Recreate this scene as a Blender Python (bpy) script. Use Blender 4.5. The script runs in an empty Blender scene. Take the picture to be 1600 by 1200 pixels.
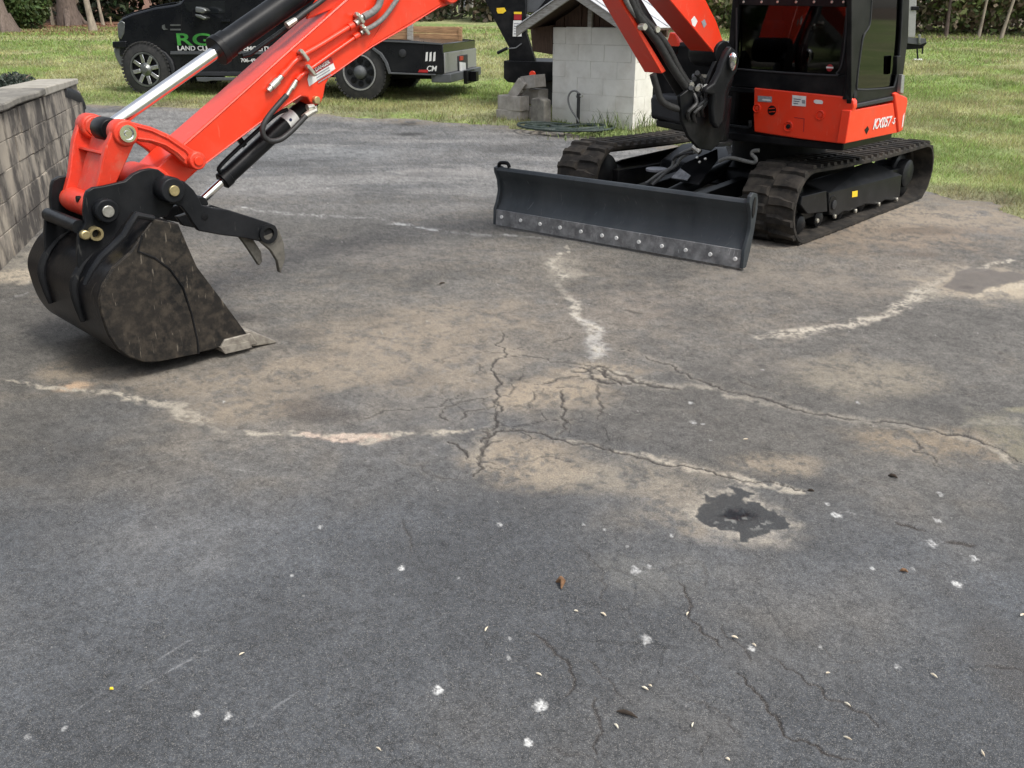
import bpy, math, random
import numpy as np
from mathutils import Vector, Matrix
R = math.radians
random.seed(7); rng = np.random.default_rng(11)
sc = bpy.context.scene
# ---------------------------------------------------------------- camera
F, PT, H = 1400.0, 0.392, 1.50
sP, cP = math.sin(PT), math.cos(PT)
cam = bpy.data.cameras.new('camera'); camo = bpy.data.objects.new('camera', cam); sc.collection.objects.link(camo)
camo.location = (0, 0, H); camo.rotation_euler = (math.pi/2 - PT, 0, 0)
cam.sensor_width = 36; cam.lens = 36*F/1600; cam.clip_start = 0.05; cam.clip_end = 1000
sc.camera = camo
# ---------------------------------------------------------------- world, sun, exposure
SUN_EL, SUN_AZ = 57, -40          # azimuth of the sun from +X towards +Y
w = bpy.data.worlds.new('World'); sc.world = w; w.use_nodes = True
nt = w.node_tree; nt.nodes.clear()
sky = nt.nodes.new('ShaderNodeTexSky'); sky.sky_type = 'NISHITA'; sky.sun_disc = False
sky.sun_elevation = R(SUN_EL); sky.sun_rotation = R(90 - SUN_AZ)
sky.air_density = 1.2; sky.dust_density = 3.0; sky.ozone_density = 1.0
hs = nt.nodes.new('ShaderNodeHueSaturation'); hs.inputs['Saturation'].default_value = 0.38
bg = nt.nodes.new('ShaderNodeBackground'); bg.inputs['Strength'].default_value = 0.15
wo = nt.nodes.new('ShaderNodeOutputWorld')
nt.links.new(sky.outputs[0], hs.inputs['Color']); nt.links.new(hs.outputs[0], bg.inputs[0]); nt.links.new(bg.outputs[0], wo.inputs[0])
sl = bpy.data.lights.new('sun', 'SUN'); sl.energy = 1.5; sl.angle = R(14); sl.color = (1.0, 0.955, 0.89)
so = bpy.data.objects.new('sun', sl); sc.collection.objects.link(so)
sdir = Vector((math.cos(R(SUN_AZ))*math.cos(R(SUN_EL)), math.sin(R(SUN_AZ))*math.cos(R(SUN_EL)), math.sin(R(SUN_EL))))
so.rotation_euler = sdir.to_track_quat('Z', 'Y').to_euler(); so.location = (8, -4, 12)
sc.view_settings.view_transform = 'Standard'; sc.view_settings.look = 'None'
sc.view_settings.exposure = 0.70; sc.view_settings.gamma = 1.0; sc.view_settings.use_curve_mapping = False
sc.cycles.max_bounces = 8; sc.cycles.transparent_max_bounces = 16
# ---------------------------------------------------------------- measuring: picture point -> place on a real plane or the ground
A3 = lambda *a: np.array(a, float)
def ray(x, y):
    u = (x-800)/F; v = (600-y)/F
    return A3(u, cP+v*sP, v*cP-sP)
def tz(x, y):
    s = np.asarray(y, float)-8.5
    return 0.04*(np.sqrt(s*s+.25)+s)/2
def G(x, y, z=0.0):
    d = ray(x, y); return A3(0, 0, H)+d*(z-H)/d[2]
def GTv(px, py):                       # arrays of picture points -> points of the terrain
    u = (px-800)/F; v = (600-py)/F
    dx, dy, dz = u, cP+v*sP, v*cP-sP
    lo = np.full(np.shape(px), .3); hi = np.full(np.shape(px), 400.)
    for _ in range(44):
        m = (lo+hi)/2; f = H+dz*m-tz(0, dy*m); up = f > 0
        lo = np.where(up, m, lo); hi = np.where(up, hi, m)
    t = (lo+hi)/2
    return np.stack([dx*t, dy*t, tz(0, dy*t)], -1)
def GT(x, y): return GTv(np.array([float(x)]), np.array([float(y)]))[0]
def dv(deg): return A3(math.cos(R(deg)), math.sin(R(deg)), 0)
Z = A3(0, 0, 1)
class Pl:
    """a vertical (or any) plane: origin o, axes u and v, normal n towards the viewer's side"""
    def __init__(s, o, u, v=Z):
        s.o = np.array(o, float); s.u = np.array(u, float); s.u /= np.linalg.norm(s.u)
        s.v = np.array(v, float); s.v /= np.linalg.norm(s.v); s.n = np.cross(s.u, s.v)
    def px(s, x, y):
        d = ray(x, y); o = s.o-A3(0, 0, H)
        P = d*(o@s.n)/(d@s.n)-o
        return (float(P@s.u), float(P@s.v))
    def at(s, a, b, d=0.0): return s.o+s.u*a+s.v*b+s.n*d
    def pp(s, x, y, d=0.0):
        a, b = s.off(d).px(x, y); return s.at(a, b, d)
    def off(s, d): return Pl(s.o+s.n*d, s.u, s.v)
    def tr(s, pts): return [s.px(*p) for p in pts]
# ---------------------------------------------------------------- mesh helpers
ORG = {}
def put(o, parent=None):
    sc.collection.objects.link(o)
    if parent is not None: o.parent = parent
    return o
def mkobj(name, me, parent=None, origin=(0, 0, 0)):
    o = bpy.data.objects.new(name, me); put(o, parent)
    po = ORG.get(parent.name, A3(0, 0, 0)) if parent else A3(0, 0, 0)
    o.location = tuple(np.array(origin)-po); ORG[o.name] = np.array(origin, float)
    return o
def empty(name, loc, label, cat, group=None):
    o = bpy.data.objects.new(name, None); o.empty_display_size = .2; put(o)
    o.location = tuple(loc); ORG[o.name] = np.array(loc, float)
    tag(o, label, cat, group); return o
def tag(o, label=None, cat=None, group=None, kind=None):
    if label: o['label'] = label
    if cat: o['category'] = cat
    if group: o['group'] = group
    if kind: o['kind'] = kind
    return o
class MB:
    def __init__(s): s.V = []; s.F = []
    def add(s, V, Fs):
        k = len(s.V); s.V += [tuple(map(float, v)) for v in V]; s.F += [tuple(i+k for i in f) for f in Fs]; return s
    def prism(s, pl, pts, d0, d1):
        n = len(pts)
        ar = sum(pts[i][0]*pts[(i+1) % n][1]-pts[(i+1) % n][0]*pts[i][1] for i in range(n))
        if ar < 0: pts = pts[::-1]
        if d1 < d0: d0, d1 = d1, d0
        V = [pl.at(a, b, d0) for a, b in pts]+[pl.at(a, b, d1) for a, b in pts]
        return s.add(V, [tuple(range(n))[::-1], tuple(range(n, 2*n))]+[(i, (i+1) % n, n+(i+1) % n, n+i) for i in range(n)])
    def ppx(s, pl, pts, d0, d1): return s.prism(pl, pl.off(max(d0, d1)).tr(pts), d0, d1)
    def box(s, c, ax, ay, az):           # centre and three half-axis vectors
        c, ax, ay, az = map(lambda q: np.array(q, float), (c, ax, ay, az))
        if np.cross(ax, ay)@az < 0: az = -az
        V = [c+i*ax+j*ay+k*az for k in (-1, 1) for j in (-1, 1) for i in (-1, 1)]
        return s.add(V, [(0, 2, 3, 1), (4, 5, 7, 6), (0, 1, 5, 4), (2, 6, 7, 3), (0, 4, 6, 2), (1, 3, 7, 5)])
    def bx(s, x0, x1, y0, y1, z0, z1, pl=None):   # box in plane coordinates (a, depth d, b)
        if pl is None: pl = Pl((0, 0, 0), (1, 0, 0))
        return s.prism(pl, [(x0, z0), (x1, z0), (x1, z1), (x0, z1)], y0, y1)
    def tube(s, pts, r, n=12, caps=True):
        P = [np.array(p, float) for p in pts]; m = len(P)
        rr = r if hasattr(r, '__len__') else [r]*m
        V = []; prev = None
        for i in range(m):
            t = P[min(i+1, m-1)]-P[max(i-1, 0)]; L = np.linalg.norm(t)
            t = t/L if L > 1e-9 else Z
            if prev is None:
                a = A3(0, 0, 1) if abs(t[2]) < .9 else A3(1, 0, 0); x = np.cross(a, t)
            else: x = prev-t*(prev@t)
            x /= np.linalg.norm(x); prev = x; y = np.cross(t, x)
            for k in range(n):
                q = 2*math.pi*k/n; V.append(P[i]+rr[i]*(x*math.cos(q)+y*math.sin(q)))
        Fs = [(i*n+k, i*n+(k+1) % n, (i+1)*n+(k+1) % n, (i+1)*n+k) for i in range(m-1) for k in range(n)]
        if caps: Fs += [tuple(range(n))[::-1], tuple((m-1)*n+k for k in range(n))]
        return s.add(V, Fs)
    def lathe(s, c, axis, prof, n=24, ring=False):   # prof: (distance along the axis, radius)
        c = np.array(c, float); axis = np.array(axis, float); axis /= np.linalg.norm(axis)
        a0 = A3(0, 0, 1) if abs(axis[2]) < .9 else A3(1, 0, 0)
        x = np.cross(a0, axis); x /= np.linalg.norm(x); y = np.cross(axis, x); V = []; m = len(prof)
        for a, r in prof:
            for k in range(n):
                q = 2*math.pi*k/n; V.append(c+axis*a+max(r, 1e-4)*(x*math.cos(q)+y*math.sin(q)))
        Fs = [(i*n+k, i*n+(k+1) % n, (i+1)*n+(k+1) % n, (i+1)*n+k) for i in range(m-1) for k in range(n)]
        if ring: return s.add(V, Fs+[((m-1)*n+k, (m-1)*n+(k+1) % n, (k+1) % n, k) for k in range(n)])
        return s.add(V, Fs+[tuple(range(n))[::-1], tuple((m-1)*n+k for k in range(n))])
    def build(s, name, mat, parent=None, bevel=0.0, smooth=35, origin=None, seg=2):
        V = np.array(s.V); c = V.mean(0) if origin is None else np.array(origin, float)
        me = bpy.data.meshes.new(name); me.from_pydata([tuple(v) for v in (V-c)], [], s.F); me.update()
        if smooth:
            me.shade_smooth(); me.set_sharp_from_angle(angle=R(smooth))
        me.materials.append(mat)
        o = mkobj(name, me, parent, c)
        if bevel:
            b = o.modifiers.new('bevel', 'BEVEL'); b.width = bevel; b.segments = seg; b.limit_method = 'ANGLE'; b.angle_limit = R(38)
            b.harden_normals = False
        return o
def smoothpath(pts, k=6):               # Catmull-Rom through the points
    P = [np.array(p, float) for p in pts]; P = [2*P[0]-P[1]]+P+[2*P[-1]-P[-2]]; out = []
    for i in range(1, len(P)-2):
        for j in range(k):
            t = j/k; a, b, c_, d = P[i-1:i+3]
            out.append(.5*((2*b)+(c_-a)*t+(2*a-5*b+4*c_-d)*t*t+(3*b-a-3*c_+d)*t**3))
    return out+[P[-2]]
def rawmesh(name, V, Fc, mat, parent=None, smooth=True, col=None, origin=(0, 0, 0), extra=None):
    """fast mesh from numpy arrays, all faces with the same corner count"""
    me = bpy.data.meshes.new(name); n, k = Fc.shape
    me.vertices.add(len(V)); me.vertices.foreach_set('co', (np.asarray(V)-np.array(origin)).astype(np.float32).ravel())
    me.loops.add(n*k); me.loops.foreach_set('vertex_index', Fc.astype(np.int32).ravel())
    me.polygons.add(n); me.polygons.foreach_set('loop_start', np.arange(0, n*k, k, dtype=np.int32))
    me.update(calc_edges=True)
    if col is not None:
        a = me.color_attributes.new('tone', 'FLOAT_COLOR', 'POINT')
        a.data.foreach_set('color', np.concatenate([col, np.ones((len(V), 1))], 1).astype(np.float32).ravel())
    for nm, arr in (extra or {}).items():
        a = me.attributes.new(nm, 'FLOAT', 'POINT'); a.data.foreach_set('value', arr.astype(np.float32).ravel())
    me.polygons.foreach_set('use_smooth', np.full(n, smooth)); me.materials.append(mat)
    return mkobj(name, me, parent, origin)
def textmesh(txt, size, pl, a, b, d, mat, parent, name='lettering', ang=0.0, shear=0.0, extr=.0015, align='CENTER', sx=1.0):
    cu = bpy.data.curves.new('t', 'FONT'); cu.body = txt; cu.size = size; cu.extrude = extr; cu.align_x = align; cu.align_y = 'CENTER'; cu.shear = shear
    cu.offset = size*.018
    t = bpy.data.objects.new('t', cu); sc.collection.objects.link(t); dg = bpy.context.evaluated_depsgraph_get()
    me = bpy.data.meshes.new_from_object(t.evaluated_get(dg)); bpy.data.objects.remove(t)
    ca, sa = math.cos(R(ang)), math.sin(R(ang)); c = pl.at(a, b, d)
    for v in me.vertices:
        x, y, z = v.co; x *= sx; v.co = Vector(tuple(pl.u*(x*ca-y*sa)+pl.v*(x*sa+y*ca)+pl.n*z))
    me.materials.clear(); me.materials.append(mat)
    return mkobj(name, me, parent, c)
# ---------------------------------------------------------------- materials
def nodes(m):
    m.use_nodes = True; return m.node_tree.nodes, m.node_tree.links
def mk(name, c1, c2=None, rough=.5, metal=0., sc1=8., dirt=None, damt=0., dscale=3., bump=0., bscale=60., r2=None, coat=0., spec=.5, lo=.4, hi=.65, dlo=.45, dhi=.75, stretch=None, detail=6., scratch=None, samt=0.):
    m = bpy.data.materials.new(name); N, L = nodes(m); b = N['Principled BSDF']
    geo = N.new('ShaderNodeNewGeometry'); src = geo.outputs['Position']
    if stretch:
        mp = N.new('ShaderNodeVectorMath'); mp.operation = 'MULTIPLY'; mp.inputs[1].default_value = stretch; L.new(src, mp.inputs[0]); srcs = mp.outputs[0]
    else: srcs = src
    def noise(s_, det=detail, ss=None):
        n = N.new('ShaderNodeTexNoise'); n.inputs['Scale'].default_value = s_; n.inputs['Detail'].default_value = det; n.inputs['Roughness'].default_value = .62
        L.new(ss or srcs, n.inputs['Vector']); return n.outputs['Fac']
    def ramp(s_, a, z_):
        r = N.new('ShaderNodeMapRange'); r.inputs['From Min'].default_value = a; r.inputs['From Max'].default_value = z_; L.new(s_, r.inputs['Value']); return r.outputs[0]
    def mix(fac, a, bcol):
        x = N.new('ShaderNodeMix'); x.data_type = 'RGBA'
        if isinstance(fac, float): x.inputs[0].default_value = fac
        else: L.new(fac, x.inputs[0])
        for i, q in ((6, a), (7, bcol)):
            if isinstance(q, tuple): x.inputs[i].default_value = (*q, 1)
            else: L.new(q, x.inputs[i])
        return x.outputs[2]
    col = mix(ramp(noise(sc1), lo, hi), c1, c2 or tuple(x*.82 for x in c1))
    rf = None
    if dirt:
        mul = N.new('ShaderNodeMath'); mul.operation = 'MULTIPLY'; mul.inputs[1].default_value = damt
        L.new(ramp(noise(dscale, 9.), dlo, dhi), mul.inputs[0]); col = mix(mul.outputs[0], col, dirt); rf = mul.outputs[0]
    if scratch:
        for kk, (rot, scl, th) in enumerate((((.3, .5, .2), (5, 75, 9), .66), ((1.1, -.4, 1.3), (7, 95, 7), .68), ((-.7, .9, 2.2), (90, 6, 14), .69))):
            mp = N.new('ShaderNodeMapping'); mp.inputs['Rotation'].default_value = rot; mp.inputs['Scale'].default_value = scl; L.new(src, mp.inputs['Vector'])
            mul = N.new('ShaderNodeMath'); mul.operation = 'MULTIPLY'; mul.inputs[1].default_value = samt
            L.new(ramp(noise(1.0, 3., mp.outputs[0]), th, th+.05), mul.inputs[0]); col = mix(mul.outputs[0], col, scratch)
    L.new(col, b.inputs['Base Color'])
    rr = N.new('ShaderNodeMapRange'); rr.inputs['To Min'].default_value = rough; rr.inputs['To Max'].default_value = r2 if r2 is not None else min(1, rough+.18)
    L.new(rf if rf is not None else noise(14.), rr.inputs['Value']); L.new(rr.outputs[0], b.inputs['Roughness'])
    b.inputs['Metallic'].default_value = metal; b.inputs['Coat Weight'].default_value = coat; b.inputs['Coat Roughness'].default_value = .12
    b.inputs['Specular IOR Level'].default_value = spec
    if bump:
        bp = N.new('ShaderNodeBump'); bp.inputs['Strength'].default_value = min(1, bump); bp.inputs['Distance'].default_value = .004
        L.new(noise(bscale, 4.), bp.inputs['Height']); L.new(bp.outputs[0], b.inputs['Normal'])
    return m
M = {}
M['orange'] = mk('orange_paint', (.80, .046, .014), (.74, .040, .012), rough=.36, spec=.4, sc1=2.5, dirt=(.50, .10, .06), damt=.4, dscale=7, dlo=.5, dhi=.78, coat=.2, bump=.06, bscale=140, scratch=(.75, .19, .12), samt=.3)
M['orange_cast'] = mk('orange_cast_paint', (.74, .046, .016), (.60, .036, .014), rough=.45, sc1=9, dirt=(.42, .18, .12), damt=.5, dscale=14, dlo=.5, dhi=.75, bump=.3, bscale=220, scratch=(.70, .25, .18), samt=.4)
M['black'] = mk('black_paint', (.006, .0065, .0075), (.011, .0115, .013), rough=.36, spec=.13, sc1=5, dirt=(.05, .046, .042), damt=.3, dscale=5, dlo=.45, dhi=.8, bump=.08)
M['blacksatin'] = mk('black_steel', (.008, .009, .0105), (.017, .018, .020), rough=.36, spec=.14, sc1=4, dirt=(.04, .038, .035), damt=.3, scratch=(.09, .088, .08), samt=.3, dscale=3.5, dlo=.45, dhi=.8, bump=.1, bscale=120)
M['blade'] = mk('blade_paint', (.024, .030, .035), (.042, .049, .055), rough=.5, spec=.4, sc1=2.2, dirt=(.085, .09, .09), damt=.45, dscale=4, stretch=(1, 1, .4), dlo=.45, dhi=.8, bump=.12, scratch=(.12, .13, .13), samt=.45)
M['edge'] = mk('worn_edge_steel', (.21, .215, .22), (.12, .12, .125), rough=.5, metal=.35, sc1=12, dirt=(.40, .40, .40), damt=.8, dscale=18, bump=.3, scratch=(.55, .55, .55), samt=.5)
M['bucket'] = mk('worn_bucket_steel', (.012, .012, .012), (.026, .023, .020), rough=.38, spec=.18, sc1=5, dirt=(.058, .048, .037), damt=.8, dscale=24, dlo=.44, dhi=.66, bump=.5, bscale=60, scratch=(.19, .165, .13), samt=.6)
M['bucket_shell'] = mk('bucket_shell_paint', (.007, .0075, .009), (.014, .014, .015), rough=.3, spec=.18, sc1=4, dirt=(.055, .042, .032), damt=.5, dscale=4, dlo=.5, dhi=.75, bump=.2, bscale=50, scratch=(.2, .17, .14), samt=.4)
M['tooth'] = mk('ground_steel', (.30, .275, .23), (.17, .15, .125), rough=.5, metal=.3, sc1=30, bump=.4, bscale=90)
M['tine'] = mk('worn_dark_steel', (.15, .14, .12), (.08, .075, .065), rough=.5, metal=.3, sc1=20, bump=.4, bscale=90)
M['chrome'] = mk('chrome', (.80, .80, .80), (.74, .74, .74), rough=.10, metal=1., sc1=20, r2=.2)
M['zinc'] = mk('zinc_plate', (.62, .60, .54), (.45, .44, .38), rough=.3, metal=.85, sc1=40)
M['brass'] = mk('yellow_zinc', (.62, .50, .26), (.45, .38, .2), rough=.32, metal=.9, sc1=40)
M['grey_hose'] = mk('grey_hose', (.20, .20, .19), (.13, .13, .125), rough=.55, sc1=60)
M['hose'] = mk('black_hose', (.018, .018, .018), (.03, .03, .03), rough=.45, sc1=40, bump=.1, bscale=300)
M['rubber'] = mk('dusty_track_rubber', (.018, .017, .016), (.034, .031, .028), rough=.8, spec=.15, sc1=12, dirt=(.10, .085, .068), damt=.6, dscale=9, dlo=.42, dhi=.75, bump=.4, bscale=90)
M['tyre'] = mk('tyre_rubber', (.022, .022, .022), (.042, .040, .038), rough=.75, sc1=14, bump=.25, bscale=120)
M['plastic'] = mk('dark_plastic', (.016, .017, .019), (.026, .027, .03), rough=.5, sc1=10, bump=.1, bscale=300)
M['white'] = mk('white_print', (.74, .74, .72), (.62, .62, .6), rough=.5, sc1=20)
M['decalred'] = mk('decal_red', (.36, .015, .02), rough=.45)
M['red'] = mk('red_lens', (.45, .02, .02), rough=.25)
M['yellow'] = mk('yellow_sticker', (.85, .62, .02), (.8, .5, .02), rough=.5)
M['decalgrey'] = mk('decal_grey', (.30, .31, .33), (.2, .2, .22), rough=.5, sc1=120)
M['green'] = mk('green_print', (.05, .30, .04), (.03, .2, .03), rough=.5, sc1=10)
M['truck'] = mk('truck_black_paint', (.008, .009, .011), (.012, .013, .015), rough=.12, sc1=3, coat=.12, spec=.3, dirt=(.03, .03, .027), damt=.15, r2=.3)
M['trimgrey'] = mk('grey_trim', (.08, .085, .09), rough=.5)
M['alu'] = mk('brushed_steel', (.42, .42, .41), (.32, .32, .31), rough=.42, metal=.7, sc1=30, stretch=(1, 1, 6))
M['bumper'] = mk('bumper_grey', (.25, .26, .25), (.15, .16, .15), rough=.28, metal=.8, sc1=6)
M['wood'] = mk('bed_wood', (.40, .235, .12), (.25, .14, .07), rough=.8, sc1=3, stretch=(2, 2, 22), bump=.3, dirt=(.14, .09, .05), damt=.4)
M['oldwood'] = mk('weathered_board', (.40, .385, .35), (.24, .22, .19), rough=.85, sc1=4, stretch=(3, 3, 26), bump=.4, dirt=(.14, .12, .1), damt=.5)
M['darkwood'] = mk('dark_board', (.085, .05, .033), (.05, .03, .02), rough=.85, sc1=4, stretch=(14, 14, 2), bump=.3)
M['conc'] = mk('loose_concrete', (.40, .37, .33), (.28, .26, .23), rough=.9, sc1=9, dirt=(.18, .16, .13), damt=.5, dscale=6, bump=.7, bscale=90)
M['shed'] = mk('white_block_paint', (.72, .70, .64), (.64, .62, .56), rough=.85, sc1=5, dirt=(.36, .31, .24), damt=.5, dscale=3.2, dlo=.5, dhi=.8, bump=.5, bscale=70)
M['mortar'] = mk('painted_mortar', (.62, .60, .54), (.52, .5, .45), rough=.9, sc1=8, bump=.4)
M['roofmetal'] = mk('white_roof_metal', (.60, .61, .62), (.5, .51, .52), rough=.35, sc1=3, dirt=(.3, .29, .27), damt=.3)
M['wallblk'] = mk('stained_block', (.40, .35, .28), (.22, .195, .165), rough=.92, sc1=3.2, stretch=(1.5, 1.5, .8), lo=.35, hi=.65, dirt=(.055, .048, .043), damt=.94, dscale=3.0, dlo=.42, dhi=.56, bump=1., bscale=30, scratch=(.45, .41, .34), samt=.4, detail=9)
M['wallmortar'] = mk('old_mortar', (.30, .27, .22), (.14, .125, .105), rough=.95, sc1=5, bump=.8, bscale=60)
M['stone'] = mk('grey_cap_stone', (.24, .225, .19), (.13, .12, .105), rough=.9, sc1=9, bump=1., bscale=26, dirt=(.07, .065, .055), damt=.5)
M['palestone'] = mk('pale_cap_stone', (.36, .335, .285), (.26, .24, .2), rough=.9, sc1=8, bump=.4, bscale=60)
M['bark'] = mk('rough_bark', (.175, .135, .11), (.09, .068, .055), rough=.95, sc1=9, stretch=(3, 3, .6), bump=1., bscale=18)
M['palebark'] = mk('pale_bark', (.34, .29, .22), (.2, .17, .13), rough=.9, sc1=7, stretch=(2, 2, .5), bump=.6, bscale=25)
M['postwood'] = mk('post_wood', (.38, .30, .17), (.25, .2, .12), rough=.9, sc1=9)
M['hosegreen'] = mk('garden_hose', (.018, .032, .026), (.05, .065, .058), rough=.5, sc1=30)
M['twig'] = mk('twig', (.03, .022, .016), (.055, .04, .028), rough=.9, sc1=40, bump=.6, bscale=200)
M['leafbrown'] = mk('dry_leaf', (.22, .12, .06), (.13, .07, .035), rough=.8, sc1=60, bump=.5, bscale=200)
M['petal'] = mk('petal', (.75, .69, .55), (.62, .5, .35), rough=.7, sc1=90)
M['glass_dark'] = mk('dark_window_glass', (.012, .014, .016), rough=.06, spec=.8)
M['seat'] = mk('seat_fabric', (.05, .05, .055), rough=.9); M['cabred'] = mk('cab_red_part', (.30, .02, .015), rough=.5); M['cabblue'] = mk('cab_blue_part', (.02, .03, .09), rough=.6)
def glassmat(name, tint, rough=.03):
    m = bpy.data.materials.new(name); N, L = nodes(m); N.clear()
    out = N.new('ShaderNodeOutputMaterial'); t = N.new('ShaderNodeBsdfTransparent'); t.inputs[0].default_value = (*tint, 1)
    g = N.new('ShaderNodeBsdfGlossy'); g.inputs['Roughness'].default_value = rough; g.inputs[0].default_value = (.9, .9, .9, 1)
    fr = N.new('ShaderNodeFresnel'); fr.inputs[0].default_value = 1.5; mx = N.new('ShaderNodeMixShader')
    L.new(fr.outputs[0], mx.inputs[0]); L.new(t.outputs[0], mx.inputs[1]); L.new(g.outputs[0], mx.inputs[2]); L.new(mx.outputs[0], out.inputs[0]); return m
M['glass'] = glassmat('tinted_glass', (.12, .14, .135)); M['clearglass'] = glassmat('lamp_glass', (.85, .85, .85))
def attrmat(name, rough=.9, grain=None, bump=None, trans=0., hue=0.):
    m = bpy.data.materials.new(name); N, L = nodes(m); b = N['Principled BSDF']
    at = N.new('ShaderNodeAttribute'); at.attribute_name = 'tone'; col = at.outputs['Color']
    geo = N.new('ShaderNodeNewGeometry')
    for (s_, lo_, hi_, det) in (grain or []):
        n = N.new('ShaderNodeTexNoise'); n.inputs['Scale'].default_value = s_; n.inputs['Detail'].default_value = det; n.inputs['Roughness'].default_value = .7
        L.new(geo.outputs['Position'], n.inputs['Vector'])
        r = N.new('ShaderNodeMapRange'); r.inputs['From Min'].default_value = .3; r.inputs['From Max'].default_value = .7
        r.inputs['To Min'].default_value = lo_; r.inputs['To Max'].default_value = hi_; L.new(n.outputs['Fac'], r.inputs['Value'])
        v = N.new('ShaderNodeVectorMath'); v.operation = 'SCALE'; L.new(col, v.inputs[0]); L.new(r.outputs[0], v.inputs['Scale']); col = v.outputs[0]
    L.new(col, b.inputs['Base Color']); b.inputs['Roughness'].default_value = rough
    if bump:
        n = N.new('ShaderNodeTexNoise'); n.inputs['Scale'].default_value = bump[0]; n.inputs['Detail'].default_value = 5
        L.new(geo.outputs['Position'], n.inputs['Vector']); bp = N.new('ShaderNodeBump'); bp.inputs['Strength'].default_value = bump[1]; bp.inputs['Distance'].default_value = bump[2]
        L.new(n.outputs['Fac'], bp.inputs['Height']); L.new(bp.outputs[0], b.inputs['Normal'])
    if trans:
        tr = N.new('ShaderNodeBsdfTranslucent'); L.new(col, tr.inputs[0]); mx = N.new('ShaderNodeMixShader'); mx.inputs[0].default_value = trans
        L.new(b.outputs[0], mx.inputs[1]); L.new(tr.outputs[0], mx.inputs[2]); L.new(mx.outputs[0], N['Material Output'].inputs[0])
    return m, N, L, b
M['grassblade'] = attrmat('grass_blades', .6, trans=.4)[0]
M['leaf'] = attrmat('leaves', .6, trans=.25)[0]
M['lawn'] = attrmat('lawn_soil', .95, grain=[(9, .75, 1.25, 6), (60, .7, 1.3, 3)], bump=(30, .8, .05))[0]
am, N, L, b = attrmat('asphalt', .85, grain=[(7, .90, 1.10, 4), (190, .62, 1.38, 2.5), (520, .80, 1.20, 1)], bump=(260, .6, .004))
# pale grit and dark pits between the stone chips
geo = [n for n in N if n.type == 'NEW_GEOMETRY'][0]; prev = b.inputs['Base Color'].links[0].from_socket
for s_, lo_, hi_, cc, am_ in ((430, .60, .66, (.42, .40, .36), .40), (250, .62, .70, (.36, .34, .31), .28), (330, .34, .40, (.02, .02, .02), -.4)):
    nn_ = N.new('ShaderNodeTexNoise'); nn_.inputs['Scale'].default_value = s_; nn_.inputs['Detail'].default_value = 1.5; L.new(geo.outputs['Position'], nn_.inputs['Vector'])
    rr_ = N.new('ShaderNodeMapRange'); rr_.inputs['From Min'].default_value = lo_; rr_.inputs['From Max'].default_value = hi_
    rr_.inputs['To Min'].default_value = 0 if am_ > 0 else -am_; rr_.inputs['To Max'].default_value = am_ if am_ > 0 else 0
    L.new(nn_.outputs['Fac'], rr_.inputs['Value']); wx = N.new('ShaderNodeAttribute'); wx.attribute_name = 'wet'; iv = N.new('ShaderNodeMath'); iv.operation = 'SUBTRACT'; iv.use_clamp = True; iv.inputs[0].default_value = 1; L.new(wx.outputs['Fac'], iv.inputs[1])
    ml = N.new('ShaderNodeMath'); ml.operation = 'MULTIPLY'; L.new(rr_.outputs[0], ml.inputs[0]); L.new(iv.outputs[0], ml.inputs[1])
    mx_ = N.new('ShaderNodeMix'); mx_.data_type = 'RGBA'; L.new(ml.outputs[0], mx_.inputs[0]); L.new(prev, mx_.inputs[6]); mx_.inputs[7].default_value = (*cc, 1); prev = mx_.outputs[2]
L.new(prev, b.inputs['Base Color'])
wt = N.new('ShaderNodeAttribute'); wt.attribute_name = 'wet'
mr = N.new('ShaderNodeMapRange'); mr.inputs['To Min'].default_value = .82; mr.inputs['To Max'].default_value = .16; L.new(wt.outputs['Fac'], mr.inputs['Value']); L.new(mr.outputs[0], b.inputs['Roughness'])
bpn = [n for n in N if n.type == 'BUMP'][0]; m2 = N.new('ShaderNodeMapRange'); m2.inputs['To Min'].default_value = .6; m2.inputs['To Max'].default_value = .08
L.new(wt.outputs['Fac'], m2.inputs['Value']); L.new(m2.outputs[0], bpn.inputs['Strength']); b.inputs['Specular IOR Level'].default_value = .45
M['asphalt'] = am
# ---------------------------------------------------------------- numpy noise
def vnoise(x, y, seed=0):
    xi = np.floor(x).astype(np.int64); yi = np.floor(y).astype(np.int64); fx = x-xi; fy = y-yi
    fx = fx*fx*(3-2*fx); fy = fy*fy*(3-2*fy)
    def h(a, b_):
        n = (a*374761393+b_*668265263+seed*2147483) & 0x7fffffff; n = ((n ^ (n >> 13))*1274126177) & 0x7fffffff
        return ((n ^ (n >> 16)) & 0xffff)/65535.
    return (h(xi, yi)*(1-fx)+h(xi+1, yi)*fx)*(1-fy)+(h(xi, yi+1)*(1-fx)+h(xi+1, yi+1)*fx)*fy
def fbm(x, y, oct_=5, seed=0):
    s_ = 0; a = .5; t = 0
    for i in range(oct_):
        s_ = s_+a*vnoise(x*2**i+i*17.3, y*2**i-i*9.1, seed+i); t += a; a *= .55
    return s_/t
def sstep(a, b_, x):
    t = np.clip((x-a)/(b_-a), 0, 1); return t*t*(3-2*t)
def segdist(X, Y, pts):
    """distance to a polyline and the position along it (0..1)"""
    D = np.full(X.shape, 1e9); Tt = np.zeros(X.shape); n = len(pts)-1
    for i in range(n):
        ax, ay = pts[i][:2]; bx_, by_ = pts[i+1][:2]; dx, dy = bx_-ax, by_-ay; l2 = dx*dx+dy*dy+1e-12
        t = np.clip(((X-ax)*dx+(Y-ay)*dy)/l2, 0, 1); d = np.hypot(X-ax-t*dx, Y-ay-t*dy)
        m = d < D; D = np.where(m, d, D); Tt = np.where(m, (i+t)/n, Tt)
    return D, Tt
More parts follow.
